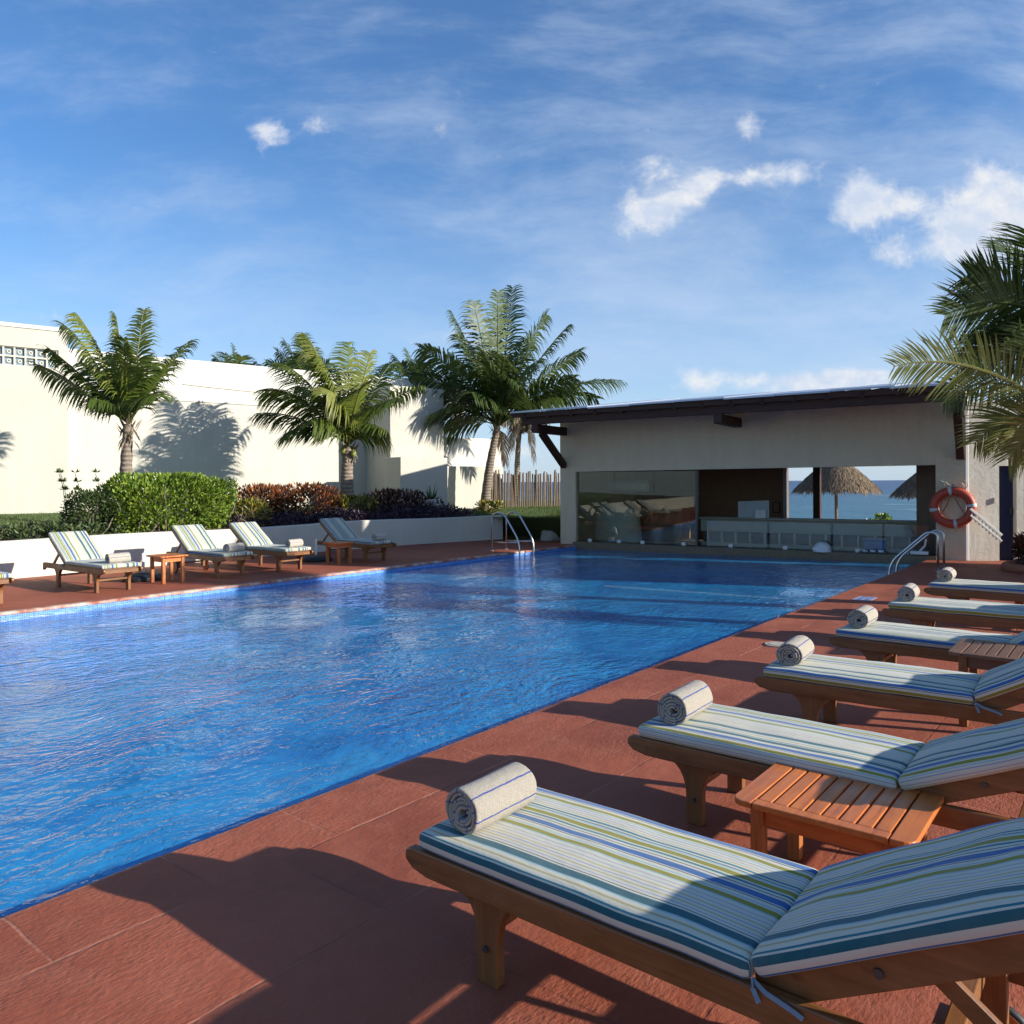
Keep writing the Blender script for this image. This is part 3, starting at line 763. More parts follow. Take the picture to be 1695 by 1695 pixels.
build(m, 'rope', 'pale_rope', lb)
m = MB(); m.box((0, Y(-.06), .44), (.05, .12, .05)); build(m, 'hook', 'dark_steel', lb)

# slanted ladder rail on the white wall
ra = on_plane(1606, 842, S0+SN*.22, SN); rb = on_plane(1658, 886, S0+SN*.22, SN)
wr = empty('rescue_ladder', ((ra+rb)/2)); tag(wr, 'slim pale metal ladder hung slanting on the white wall beside the lifebuoy', 'ladder')
m = MB(); c_ = (ra+rb)/2; dn = Vector((0, 0, -.13))
m.beam(ra-c_, rb-c_, .04, .05); m.beam(ra-c_+dn, rb-c_+dn*.9, .035, .035); build(m, 'rail', 'white_plastic', wr, .004)
for k in range(9):
    t = (k+.5)/9; p = ra.lerp(rb, t)-c_; m = MB(); m.tube([p, p+dn*1.25+Vector((0, 0, -.02))], .012, 6); build(m, 'rung', 'cream_room', wr)

# things on and around the bar counter
def on_bar(px, py, o_): return on_plane(px, py, BL+BN*o_, BN)
o1 = on_bar(1247, 861, -1.95)
bd = empty('menu_board', o1, math.atan2(BU.y, BU.x)); tag(bd, 'pale blank menu board propped on the bar counter', 'board')
hw = (bw(1272, 845, -1.95).x-bw(1221, 845, -1.95).x)/2; hh = bw(1247, 828, -1.95).z-o1.z
m = MB(); m.prism([(-hw, .0), (hw, .0), (hw, hh), (-hw, hh*.93)], 'y', Y(.0), Y(-.02)); build(m, 'panel', 'paper', bd)
m = MB(); m.span((hw*.2, Y(.10), 0), (hw*.85, Y(.085), hh*.52)); build(m, 'notice', 'white_plastic', bd)
m = MB(); m.span((-hw*.9, Y(-.02), 0), (-hw*.82, Y(-.16), hh*.5)); build(m, 'strut', 'brown_panel', bd)
o1 = on_bar(1285, 840, -DEPTH+.04); pf = empty('picture_frame', o1, math.atan2(BU.y, BU.x)); tag(pf, 'small dark framed picture on the brown back wall of the bar', 'picture')
m = MB()
for a, b, w_, h_ in ((-.09, 0, .02, .30), (.09, 0, .02, .30), (0, .14, .16, .02), (0, -.14, .16, .02)): m.box((a, 0, b), (w_, .03, h_))
build(m, 'frame', 'dark_beam', pf); m = MB(); m.box((0, Y(-.006), 0), (.16, .015, .26)); build(m, 'print', 'brown_panel', pf)

def lump(name, loc, rx, ry, rz, mat, label, cat, seed):
    m = MB(); vs = []; fs = []; nu_, nv_ = 20, 9
    for j in range(nv_+1):
        a = math.pi*.5*j/nv_
        for i in range(nu_):
            w = 2*math.pi*i/nu_; k = 1+.20*mnoise.noise((math.cos(w)*1.6+seed, math.sin(w)*1.6, a*1.8))
            vs.append((rx*math.cos(w)*math.cos(a)*k, ry*math.sin(w)*math.cos(a)*k, rz*math.sin(a)*(1+.15*mnoise.noise((w*2, a*3, seed)))))
    for j in range(nv_):
        for i in range(nu_):
            i2 = (i+1) % nu_; fs.append((j*nu_+i, j*nu_+i2, (j+1)*nu_+i2, (j+1)*nu_+i))
    m.add(vs, fs); o = build(m, name, mat, None, smooth=True); o.location = loc; return tag(o, label, cat)
pz = on_bar(1361, 908, .05); lump('cloth_heap', (pz.x, pz.y, .074), .22, .20, .22, 'white_plastic', 'heap of white cloth lying on the pool ledge of the bar', 'cloth', 3)
pz = on_bar(1448, 890, -.3)
bx = empty('cooler_box', (pz.x, pz.y, .074), math.atan2(BU.y, BU.x)); tag(bx, 'blue plastic cooler box behind the low glass screen', 'cooler')
m = MB(); m.box((0, 0, .13), (.44, .26, .26)); build(m, 'body', 'blue_plastic', bx, .02); m = MB(); m.box((0, 0, .285), (.46, .28, .045)); build(m, 'lid', 'grey_pvc', bx, .01)
pz = on_bar(1445, 908, .03)
tr_ = empty('serving_tray', (pz.x, pz.y, .075), math.atan2(BU.y, BU.x)); tag(tr_, 'dark tray with white dishes on the pool ledge', 'tray')
m = MB(); m.box((0, 0, .02), (.56, .16, .03)); build(m, 'base', 'dark_steel', tr_, .008)
for k in range(3): m = MB(); m.disc((-.16+.16*k, 0, .055), .06, .035, 'z', 16); build(m, 'dish', 'white_plastic', tr_)
pz = on_bar(1522, 905, .02)
sw_ = empty('skimmer_net', (pz.x, pz.y, .075), math.atan2(BU.y, BU.x)); tag(sw_, 'white pool vacuum head on the ledge beside the right pier', 'pool tool')
m = MB(); m.box((0, 0, .05), (.34, .18, .07)); build(m, 'head', 'white_plastic', sw_, .02); m = MB(); m.tube([(0, 0, .08), (.1, Y(-.02), .2), (.12, Y(-.04), .34)], .02, 8); build(m, 'neck', 'white_plastic', sw_)

# ------------------------------------------------------------------ pool ladders
def rail_path(pts, n=8):
    """rounded polyline"""
    P = [Vector(p) for p in pts]; out = [P[0]]
    for a, b, c in zip(P, P[1:], P[2:]):
        r_ = min((b-a).length, (c-b).length)*.48; r_ = min(r_, .22)
        s0 = b+(a-b).normalized()*r_; s1 = b+(c-b).normalized()*r_
        for i in range(n+1):
            t = i/n; out.append(s0*(1-t)**2+b*2*t*(1-t)+s1*t*t)
    out.append(P[-1]); return out
def ladder(x0, x1, yd, yw, top, label, slope, side):
    e = empty('pool_ladder', ((x0+x1)/2, yd, 0)); tag(e, label, 'pool ladder', 'stainless pool ladders')
    for x in (x0-(x0+x1)/2, x1-(x0+x1)/2):
        m = MB(); d = yw-yd
        if slope: pts = [(x, 0, -.02), (x, 0, top-.02), (x, d*.20, top+.02), (x, d*.97, .12), (x, d, -.9)]
        else: pts = [(x, 0, -.02), (x, 0, top), (x, d*.42, top+.03), (x, d, .25), (x, d, -1.0)]
        m.tube(rail_path(pts), .0215, 12); build(m, 'rail', 'steel', e, smooth=True)
        m = MB(); m.disc((x, 0, .012), .05, .02, 'z', 18); build(m, 'flange', 'steel', e)
        if not slope:
            m = MB(); m.tube([(x, 0, .2), (x, d, .24)], .017, 10); build(m, 'brace', 'steel', e, smooth=True)
    for k in range(3):
        m = MB(); m.box((0, yw-yd, -.28-.27*k), (x1-x0, .08, .03)); build(m, 'tread', 'steel', e, .006)
ladder(14.45, 15.0, 12.12, 11.28, .90, 'arched steel pool ladder on the far side near the bar', False, 1)
ladder(15.75, 16.3, 2.79, 3.62, .70, 'arched steel pool ladder at the near right corner by the lifebuoy pier', True, -1)

# ------------------------------------------------------------------ loungers
LW = .60
def rounded(L, W, T, r, nx=26, ny=20, nz=4, puff=.012, seed=0.0, x0=0.0, wr=.003):
    """soft cushion block from x0 to x0+L, centred in y, bottom at z=0"""
    def axis(h, n):
        inner = [-h+r+(2*(h-r))*i/(n-4) for i in range(n-3)]
        return [-h, -h+r*.35] + inner + [h-r*.35, h]
    mb = MB(); pts = {}; uv = []
    ax, ay, az = axis(L/2, nx), axis(W/2, ny), axis(T/2, nz+2) if T/2 > r+1e-4 else [-T/2, -T/4, 0, T/4, T/2]
    def push(p):
        h = (L/2-r, W/2-r, T/2-r); q = [max(-a, min(a, c)) for c, a in zip(p, h)]
        d = Vector(p)-Vector(q)
        if d.length > 1e-9: d = d.normalized()*r
        v = Vector(q)+d
        gx = max(0, 1-(2*p[0]/L)**4); gy = max(0, 1-(2*p[1]/W)**4)
        if p[2] > 0: v.z += puff*gx*gy+wr*mnoise.noise((p[0]*7+seed, p[1]*9, 2))
        v.y += .004*mnoise.noise((p[0]*5, seed, p[1]*3+1.3))
        v.z += .004*mnoise.noise((p[0]*4, seed+9, p[1]*4))
        return v
    faces = []; uvs = []
    def patch(A, B, fn, flip):
        o = len(mb.v); vs = []
        for b in B:
            for a in A: vs.append(fn(a, b))
        na = len(A); fs = []
        for j in range(len(B)-1):
            for i in range(na-1):
                q = (j*na+i, j*na+i+1, (j+1)*na+i+1, (j+1)*na+i); fs.append(q[::-1] if flip else q)
        raw = vs; mb.add([push(p)+Vector((x0+L/2, 0, T/2)) for p in vs], fs)
        for p in raw:
            u = p[1]
            if abs(abs(p[1])-W/2) < 1e-9: u = math.copysign(W/2+(T/2-p[2]), p[1])
            elif p[2] < -T/2+1e-9: u = p[1]
            uvs.append((u, p[0]))
    patch(ax, ay, lambda a, b: (a, b, T/2), False); patch(ax, ay, lambda a, b: (a, b, -T/2), True)
    patch(ax, az, lambda a, b: (a, -W/2, b), False); patch(ax, az, lambda a, b: (a, W/2, b), True)
    patch(ay, az, lambda a, b: (L/2, a, b), False); patch(ay, az, lambda a, b: (-L/2, a, b), True)
    me = mb.mesh('cushion', True)
    # weld the seams of the patches
    import bmesh
    bm = bmesh.new(); bm.from_mesh(me); uvl = bm.loops.layers.uv.new('UVMap'); bm.verts.ensure_lookup_table()
    for f in bm.faces:
        for l in f.loops: l[uvl].uv = uvs[l.vert.index]
    bmesh.ops.remove_doubles(bm, verts=bm.verts, dist=1e-5); bmesh.ops.recalc_face_normals(bm, faces=bm.faces)
    for f in bm.faces: f.smooth = True
    bm.to_mesh(me); bm.free(); return me

HX = 1.20                                # the hinge
def frame_rail(sgn):
    m = MB(); y = sgn*.285
    o = [(-.055, .345), (-.05, .328), (-.02, .305), (.05, .29), (1.90, .29), (1.96, .25), (1.99, .25), (1.99, .36), (1.95, .375), (-.03, .375), (-.05, .365)]
    m.prism(o, 'y', y-.0175, y+.0175); return m
def gusset_leg(sgn, x):
    m = MB(); y = sgn*(.285-.041)
    def arc(s_): return [(x+s_*(.042+.105*(1-math.cos(t))), .14+.15*math.sin(t)) for t in [math.pi/2*i/6 for i in range(7)]]
    left = arc(-1); right = arc(1)
    o = [(x-.042, 0), (x+.042, 0)]+right+[(x+.15, .335), (x-.15, .335)]+left[::-1]
    m.prism(o, 'y', y-.022, y+.022); return m
def lounger(loc, rz, label, fab, group, ang, wheels, seed):
    e = empty('sun_lounger', loc, rz); tag(e, label, 'sun lounger', group)
    for sg in (-1, 1):
        cached(('rail', sg), lambda: frame_rail(sg), 'side_rail', 'teak_x', e, .006)
        lg = cached(('leg', sg), lambda: gusset_leg(sg, .29), 'leg', 'teak_z', e, .004)
        def bolt(): m = MB(); m.disc((.29, sg*.27, .12), .011, .012, 'y', 10); return m
        cached(('bolt', sg), bolt, 'bolt', 'dark_steel', lg)
        lg2 = cached(('leg2', sg), lambda: gusset_leg(sg, 1.55), 'leg', 'teak_z', e, .004) if not wheels else None
        if wheels:
            def wl(): m = MB(); m.span((1.60, sg*.245-.022, .08), (1.69, sg*.245+.022, .335)); return m
            cached(('wleg', sg), wl, 'leg', 'teak_z', e, .004)
            def wh(): m = MB(); m.disc((1.645, sg*.305, .10), .10, .03, 'y', 28); return m
            def tr(): m = MB(); m.torus((1.645, sg*.305, .10), .10, .014, seg=28, sub=8); return m
            w = cached(('wh', sg), wh, 'wheel', 'orange_teak_z', e); cached(('tyre', sg), tr, 'tyre', 'black_rubber', w, smooth=True)
    for q, (x, hw_, z0_, z1_, dx_) in enumerate(((.02, .267, .30, .355, .022), (.29, .267, .30, .355, .022), (1.2, .267, .30, .355, .022), (1.62, .267, .30, .355, .022), (.29, .222, .17, .20, .025), (1.55, .222, .17, .20, .02))):
        def cross(): m = MB(); m.span((x-dx_, -hw_, z0_), (x+dx_, hw_, z1_)); return m
        cached(('cross', q), cross, 'crossbar', 'teak_y', e, .004)
    def slats():
        m = MB()
        for i in range(12): m.span((.03+.097*i, -.262, .356), (.03+.097*i+.07, .262, .372))
        return m
    cached('slats', slats, 'slat_deck', 'teak_y', e, .003)
    ca, sa = math.cos(ang), math.sin(ang); d = Vector((ca, 0, sa)); up_ = Vector((-sa, 0, ca)); h = Vector((HX+.01, 0, .385))
    def back():
        m = MB()
        for sg in (-1, 1):
            m.beam(h+Vector((0, sg*.243, 0))-up_*.035-d*.02, h+Vector((0, sg*.243, 0))-up_*.035+d*.74, .035, .085, (0, 1, 0) if False else (0, 0, 1))
        m.beam(h+Vector((0, -.22, 0))+d*.72-up_*.035, h+Vector((0, .22, 0))+d*.72-up_*.035, .05, .06)
        for i in range(7):
            p = h+d*(.05+.095*i)-up_*.004; m.beam(p+Vector((0, -.224, 0)), p+Vector((0, .224, 0)), .065, .014, up_)
        return m
    bk = cached(('back', round(ang, 3)), back, 'backrest', 'teak_x', e, .004)
    for sg in (-1, 1):
        def bbolt(): m = MB(); p = h+d*.30-up_*.035; m.disc((p.x, sg*.262, p.z), .012, .012, 'y', 10); return m
        cached(('bbolt', sg, round(ang, 3)), bbolt, 'bolt', 'dark_steel', bk)
    def prop():
        m = MB()
        for sg in (-1, 1):
            p = h+d*.40-up_*.06; m.beam((p.x, sg*.205, p.z), (p.x+.26, sg*.205, .33), .022, .045)
        m.beam((h+d*.4).to_tuple()[:1]+(-.2, (h+d*.4-up_*.06).z), (h+d*.4).to_tuple()[:1]+(.2, (h+d*.4-up_*.06).z), .025, .025)
        m.span((1.83, -.22, .31), (1.87, .22, .345)) if False else None
        return m
    cached(('prop', round(ang, 3)), prop, 'prop', 'teak_x', e, .003)
    k1 = ('seat', fab)
    if k1 not in CACHE: CACHE[k1] = rounded(1.195, LW, .062, .024, seed=fab*3.1, x0=.0)
    s_ = link('seat_cushion', CACHE[k1], 'striped_fabric_%d' % fab, e); s_.location = (0, 0, .374)
    k2 = ('bc', fab)
    if k2 not in CACHE: CACHE[k2] = rounded(.75, LW, .060, .024, nx=20, seed=fab*2.3+5, x0=.012, puff=.016, wr=.006)
    b_ = link('back_cushion', CACHE[k2], 'striped_fabric_%d' % fab, e); b_.location = (HX, 0, .382); b_.rotation_euler = (0, -ang, 0)
    for sg in (-1, 1):
        def tie():
            m = MB(); y = sg*.302
            for dx, dz_ in ((.13, -.03), (.02, -.035)):
                pts = [Vector((HX, y, .395)), Vector((HX+dx*.3, y+sg*.010, .385+dz_*.2)), Vector((HX+dx*.8, y+sg*.010, .380+dz_*.6)), Vector((HX+dx, y+sg*.007, .380+dz_))]
                for a, b in zip(pts, pts[1:]): m.beam(a, b, .003, .013)
            return m
        cached(('tie', sg), tie, 'tie', 'tie_cloth', e)
    return e

def towel_mesh(seed):
    rnd = random.Random(seed); tk = .0150; turns = 4.7; r0 = .014; L = .335; N = int(turns*30)
    def prof(o_): return [((r0+tk*t/(2*math.pi)+o_)*math.cos(t), (r0+tk*t/(2*math.pi)+o_)*math.sin(t)) for t in [turns*2*math.pi*i/N for i in range(N+1)]]
    end = -1.9
    rot = end-turns*2*math.pi
    mb = MB(); vs = []; fs = []; uvs = []; arc = 0
    # cross-section of the ribbon thickness with soft rounded selvedges at both ends of the roll
    sec = [(-.5, L/2-.012, 0), (-.45, L/2-.004, 0), (-.2, L/2, 0), (.2, L/2, 0), (.42, L/2-.004, 0), (.48, L/2-.012, 0)]
    top = [(.48, y, 0) for y in (L*.25, 0, -L*.25)]
    sec2 = [(a, -b, c) for a, b, c in sec[::-1]]
    ring = sec+top+sec2+[(-.5, y, 0) for y in (-L*.25, 0, L*.25)]
    K = len(ring)
    for i in range(N+1):
        t = turns*2*math.pi*i/N; r_ = r0+tk*t/(2*math.pi); arc += r_*(turns*2*math.pi/N)
        tele = .010*math.sin(t*.9+seed)+.006*mnoise.noise((t*.8, seed, 0))
        fade = 1-.75*max(0, (i-N+6)/6)
        for a, y, _ in ring:
            rr = r_+a*tk*.93*fade-(tk*.3*(1-fade))+.0030*mnoise.noise((t*1.3, y*9, seed))+.0012*mnoise.noise((t*5, y*40, seed))
            sq = 1-.10*max(0, -math.sin(t+rot))**1.5-.02
            yy = y+(tele if abs(y) > L*.3 else 0)
            vs.append((rr*math.cos(t+rot), yy, rr*math.sin(t+rot)*sq)); uvs.append((arc, yy))
    for i in range(N):
        for k in range(K):
            k2 = (k+1) % K; fs.append((i*K+k, i*K+k2, (i+1)*K+k2, (i+1)*K+k))
    fs.append(tuple(range(K))[::-1]); fs.append(tuple(N*K+k for k in range(K)))
    mb.add(vs, fs); me = mb.mesh('towel', True)
    lay = me.uv_layers.new(name='UVMap')
    for lp_ in me.loops: lay.data[lp_.index].uv = uvs[lp_.vertex_index]
    me.materials.append(MAT['terry_towel'])
    zmin = min(v[2] for v in vs)
    return me, -zmin
TW = [towel_mesh(k) for k in (1, 2, 5)]
def towel(loc, rz, label, group, k, flip=False):
    me, h = TW[k % 3]
    o = bpy.data.objects.new('rolled_towel', me); COL.objects.link(o); o.location = (loc[0], loc[1], loc[2]+h-.006); o.rotation_euler = (0, 0, rz)
    return tag(o, label, 'towel', group)

GR = 'loungers in the near row on the right'
right = [  # centre x, foot y, yaw offset, fabric, label
    (2.225, 1.965, 0, 0, 'nearest striped teak lounger, in the right foreground'),
    (3.755, 1.96, 0, 1, 'second nearest striped lounger, behind the bright orange table'),
    (5.315, 1.93, .05, 3, 'third lounger from the front, its foot end near the pale drain plate'),
    (6.96, 1.93, -.02, 2, 'lounger with an olive striped cushion edge behind the dark side table'),
    (8.72, 1.95, .03, 4, 'fifth lounger from the front, beside the blue depth marker tile'),
    (10.62, 1.93, 0, 2, 'farthest lounger of the near row, closest to the right pool ladder')]
TOW = ['large rolled towel with blue stripes on the nearest lounger', 'rolled towel on the second nearest lounger', 'rolled towel on the third lounger beside the pale drain plate',
       'rolled towel on the olive edged lounger behind the dark table', 'rolled towel on the lounger beside the blue depth marker tile', 'rolled towel on the farthest lounger of the near row']
for i, (x, y, a, fb, lab) in enumerate(right):
    lounger((x, y, 0), -math.pi/2+a, lab, fb, GR, R((29, 24, 30, 31, 32, 32)[i]), True, i)
    towel((x-.055+.01*i, y-.145, .446), -math.pi/2+math.pi/2*0+(.04 if i else .0)+a, TOW[i], 'rolled towels on the near loungers', i)

GL = 'loungers in the far row under the planter wall'
lefts = [(3.86, 12.06, 'striped far lounger with only its foot end in view, cut by the left edge', 5, False), (5.65, 12.08, 'leftmost complete far lounger, left of the tall orange table', 1, False),
         (7.79, 12.34, 'far lounger with wooden wheels just right of the left side table', 3, True), (9.03, 12.30, 'far lounger in the sun, third complete one from the left', 4, False),
         (11.12, 12.26, 'shaded far lounger behind the small table near the left ladder', 0, False)]
for i, (x, y, lab, fb, wh) in enumerate(lefts):
    lounger((x, y, 0), math.pi/2+(.0, .03, -.02, .02, -.03)[i], lab, fb, GL, R(36), wh, i+10)
    if i: towel((x+.02, y+.17, .446), math.pi/2+.05*i, ['', 'rolled towel on the leftmost complete far lounger', 'rolled towel on the wheeled far lounger', 'bright rolled towel on the sunlit far lounger, third from left', 'rolled towel on the shaded far lounger'][i], 'rolled towels on the far loungers', i)

# ------------------------------------------------------------------ side tables
def table(loc, rz, a, b, h, wd, label, rr=.05):
    """a along local x (slats run across it), b along local y"""
    e = empty('side_table', loc, rz); tag(e, label, 'side table', 'small slatted side tables')
    m = MB()
    n = 8; bd = .055; ew = .085; inner = a-2*ew; w = inner/n
    # end boards with rounded corners
    for sg in (-1, 1):
        x1 = sg*a/2; x0 = sg*(a/2-ew+.004); r_ = rr
        o = [(x0, -b/2), (x0, b/2)]
        o += [(x1-sg*r_+sg*r_*math.sin(t), b/2-r_+r_*math.cos(t)) for t in [math.pi/2*i/5 for i in range(6)]]
        o += [(x1-sg*r_+sg*r_*math.cos(t), -b/2+r_-r_*math.sin(t)) for t in [math.pi/2*i/5 for i in range(6)]]
        if sg < 0: o = o[::-1]
        m.prism(o, 'z', h-.024, h)
    for i in range(n):
        x = -a/2+ew+w*(i+.5); m.span((x-w/2+.004, -b/2+bd+.002, h-.022), (x+w/2-.004, b/2-bd-.002, h-.001))
    for sg in (-1, 1): m.span((-a/2+ew, sg*(b/2-bd), h-.024), (a/2-ew, sg*b/2, h))
    build(m, 'tabletop', wd+'_y', e, .004)
    lx, ly = a/2-.085, b/2-.075
    for sx in (-1, 1):
        for sy_ in (-1, 1):
            m = MB(); m.span((sx*lx-.026, sy_*ly-.026, 0), (sx*lx+.026, sy_*ly+.026, h-.024)); build(m, 'leg', ('orange_teak_z' if wd == 'orange_teak' else 'teak_z'), e, .004)
    m = MB()
    for sg in (-1, 1):
        m.span((-lx+.026, sg*ly-.011, h-.105), (lx-.026, sg*ly+.011, h-.024)); m.span((sg*lx-.011, -ly+.026, h-.105), (sg*lx+.011, ly-.026, h-.024))
    build(m, 'apron', wd+'_x', e, .003)
table((3.245, .93, 0), math.pi/2, .66, .57, .40, 'orange_teak', 'glossy orange slatted table between the two nearest loungers')
table((6.22, .66, 0), math.pi/2, .68, .58, .50, 'grey_teak', 'slatted table with shade put into its dark wood, in front of the olive edged lounger')
t3 = on_z(1672, 972, .42); table((t3.x+.27, t3.y-.28, 0), math.pi/2, .6, .55, .42, 'orange_teak', 'orange table cut by the right edge beside the farthest near lounger')
table((6.70, 12.72, 0), 0, .50, .52, .46, 'orange_teak', 'tall orange table between the two leftmost far loungers')
table((10.36, 12.78, 0), 0, .46, .50, .44, 'orange_teak', 'small table in shade beside the last far lounger')

# umbrella stands
for (px, py, lab) in ((237, 957, 'black parasol base with a short white pole behind the left side table'), (523, 926, 'black parasol base with a pale pole beside the shaded far lounger')):
    p = on_z(px, py, .03); e = empty('parasol_base', (p.x, p.y, 0)); tag(e, lab, 'parasol base', 'empty parasol bases')
    m = MB(); m.tube([(0, 0, 0), (0, 0, .06), (0, 0, .10), (0, 0, .13)], [.34, .34, .28, .08], 28); build(m, 'base', 'black_rubber', e, .01)
    m = MB(); m.tube([(0, 0, .1), (0, 0, .46)], .026, 12); build(m, 'pole', 'white_plastic', e)

# depth marker tile and skimmer lid
p = on_z(1431, 991)
e = empty('depth_marker', (p.x, p.y, 0), 0); tag(e, 'faded blue and white depth marker tile set in the deck', 'depth marker')
m = MB(); m.span((-.20, -.12, .0), (.20, .12, .005)); build(m, 'tile', 'faded_tile', e)
m = MB()
for x, y, w_, h_ in ((-.12, .03, .10, .05), (.02, .04, .12, .03), (.13, .02, .06, .08), (-.05, -.06, .22, .035), (.12, -.07, .08, .03), (-.16, -.06, .04, .03)): m.span((x-w_/2, y-h_/2, .0045), (x+w_/2, y+h_/2, .007))
build(m, 'mark', 'blue_plastic', e)
p = on_z(1287, 1068); m = MB(); m.disc((0, 0, .006), .12, .014, 'z', 28); m.disc((0, 0, .014), .085, .006, 'z', 24)
o = build(m, 'floor_drain', 'stone'); o.location = (p.x, p.y, 0); tag(o, 'round pale drain plate in the deck near the third lounger', 'drain')

# ------------------------------------------------------------------ palms
def frond(mb, stem, P0, P1, arch, ll, seed, tone, n=46, wind=Vector((0, 0, 0)), droop=.55, lw=.036, vee=.35, tw0=0.0):
    rnd = random.Random(seed); P0, P1 = Vector(P0), Vector(P1); L = (P1-P0).length
    C = P0*.45+P1*.55+Vector((0, 0, arch*L))
    def B(t): return P0*(1-t)**2+C*2*t*(1-t)+P1*t*t
    def D(t): return ((C-P0)*2*(1-t)+(P1-C)*2*t).normalized()
    stem.tube([B(i/9) for i in range(10)], [.030*(1-i/9)**.8*max(.4, L/3)+.004 for i in range(10)], 5, tone=min(1, tone+.3))
    hz = (P1-P0); hz.z = 0
    sref = Vector((0, 0, 1)).cross(hz).normalized() if hz.length > .15*L else Vector((math.cos(seed), math.sin(seed), 0))
    twist = rnd.uniform(-.9, .9) if tw0 == 0 else tw0
    for i in range(n):
        t = .16+.83*((i+.5)/n)
        T = D(t); side = sref-T*sref.dot(T); side.normalize(); N = T.cross(side) if T.cross(side).z > 0 else side.cross(T)
        tq = twist*min(1, .35+1.1*t); side2 = side*math.cos(tq)+N*math.sin(tq); N2 = N*math.cos(tq)-side*math.sin(tq)
        prof = (math.sin(math.pi*min(1, (t*.93+.02))**.75))**.6*.9+.12
        l = ll*prof*(rnd.uniform(.82, 1.12) if rnd.random() > .1 else rnd.uniform(.4, .8))
        fwd = .35+.75*t+rnd.uniform(-.12, .12)
        for sg in (-1, 1):
            if rnd.random() < .04: continue
            d = (side2*sg+T*fwd+N2*vee*(1-t)+wind*.5+Vector((rnd.uniform(-.1, .1), rnd.uniform(-.1, .1), rnd.uniform(-.1, .1)))).normalized()
            p = B(t+rnd.uniform(-.004, .004)); w = lw*(.75+.5*prof)
            ax = d.cross(N2).normalized()
            tn = max(0, min(1, tone+rnd.uniform(-.22, .22)+(.35 if rnd.random() < .06 else 0)))
            vs = []; seg = 3; q = p.copy(); dd = d.copy()
            for k in range(seg+1):
                ww = w*(.55, 1.0, .72, .06)[k]
                vs += [q-ax*ww*.5, q+ax*ww*.5]
                dd = (dd+Vector((0, 0, -droop*(.35+.4*k)))*.55+wind*.35).normalized(); q = q+dd*(l/seg)
            mb.add(vs, [(0, 1, 3, 2), (2, 3, 5, 4), (4, 5, 7, 6)], tn)

def palm(name_lab, crown_px, d, base_z, base_px, tips, mat, ll, trunk_r, seed, lean_extra=(0, 0), wind=(0, 0, 0), extra=8, coconuts=0, dead=0, group='coconut palms in the garden', n=46, lw=.036, droop=.55, back=True):
    rnd = random.Random(seed)
    C = at_d(crown_px[0], crown_px[1], d)
    b = at_d(base_px, 800, d); B0 = Vector((b.x, b.y, base_z))
    e = empty('palm_tree', B0); tag(e, name_lab, 'palm tree', group)
    m = MB(); K = 16; pts = []; rad = []
    for i in range(K+1):
        t = i/K; p = B0.lerp(C, t); bend = math.sin(math.pi*t)*.06*(C-B0).length
        p = p+cam2w(-1, 0)*bend*.4
        if i == 0: p.z -= .1
        pts.append(p-B0); rad.append(trunk_r*(1.25-.45*t+.35*math.exp(-t*9))+(.012 if i % 2 else 0))
    m.tube(pts, rad, 12); build(m, 'trunk', 'palm_bark', e, smooth=True)
    c = C-B0; mb = MB(); st = MB(); wind = Vector(wind)
    k = 0
    for tp in tips:
        px, py, dd, arch = tp[:4]; tone = tp[4] if len(tp) > 4 else rnd.uniform(.2, .6); tq = tp[5] if len(tp) > 5 else 0.0
        P1 = at_d(px, py, d+dd)-B0; k += 1
        frond(mb, st, c+Vector((0, 0, .02)), P1, arch, ll*rnd.uniform(.9, 1.1), seed*50+k, tone, n, wind, droop, lw, .35, tq)
    Lm = sum((at_d(t[0], t[1], d+t[2])-C).length for t in tips)/len(tips)
    for j in range(extra):
        az = 2*math.pi*j/extra+rnd.uniform(-.3, .3); el = rnd.uniform(-.25, .9); l = Lm*rnd.uniform(.75, 1.0)
        P1 = c+Vector((math.cos(az)*math.cos(el), math.sin(az)*math.cos(el), math.sin(el)))*l-Vector((0, 0, .25*l*(el < .5)))
        frond(mb, st, c, P1, .22, ll, seed*90+j, rnd.uniform(.1, .5), n, wind, droop, lw)
    cr = build(mb, 'crown', mat, e); build(st, 'frond_stem', mat, cr)
    # fibrous boss under the crown and dead fronds
    m = MB()
    for j in range(26):
        az = rnd.uniform(0, 6.28); o_ = Vector((math.cos(az), math.sin(az), 0)); p = c+o_*trunk_r*.9-Vector((0, 0, rnd.uniform(.0, .35)))
        l = rnd.uniform(.15, .45); m.leafquad(p, (o_*.5+Vector((0, 0, rnd.choice((-1, 1, 1))*rnd.uniform(.5, 1)))).normalized(), Vector((0, 0, 1)).cross(o_), l, .07, rnd.random())
    st2 = MB()
    for j in range(dead):
        az = 2*math.pi*j/max(1, dead)+rnd.uniform(-.4, .4); l = Lm*.42
        P1 = c+Vector((math.cos(az)*.45*l, math.sin(az)*.45*l, -l*.85)); frond(m, m, c, P1, .30, ll*.7, seed*70+j, rnd.uniform(.2, .9), 30, wind*.3, 1.2, lw)
    build(m, 'dead_fronds', 'dead_frond', e)
    for j in range(coconuts):
        az = 2*math.pi*j/coconuts; m = MB(); vs = []
        p = c+Vector((math.cos(az)*.2, math.sin(az)*.2, -.12-.1*(j % 2)))
        m.tube([p+Vector((0, 0, .11*math.cos(a))) for a in (0.01, .6, 1.2, 1.8, 2.4, 3.13)], [.075*math.sin(a)+.004 for a in (0.01, .6, 1.2, 1.8, 2.4, 3.13)], 10); build(m, 'coconut', 'coconut', e, smooth=True)
    return e

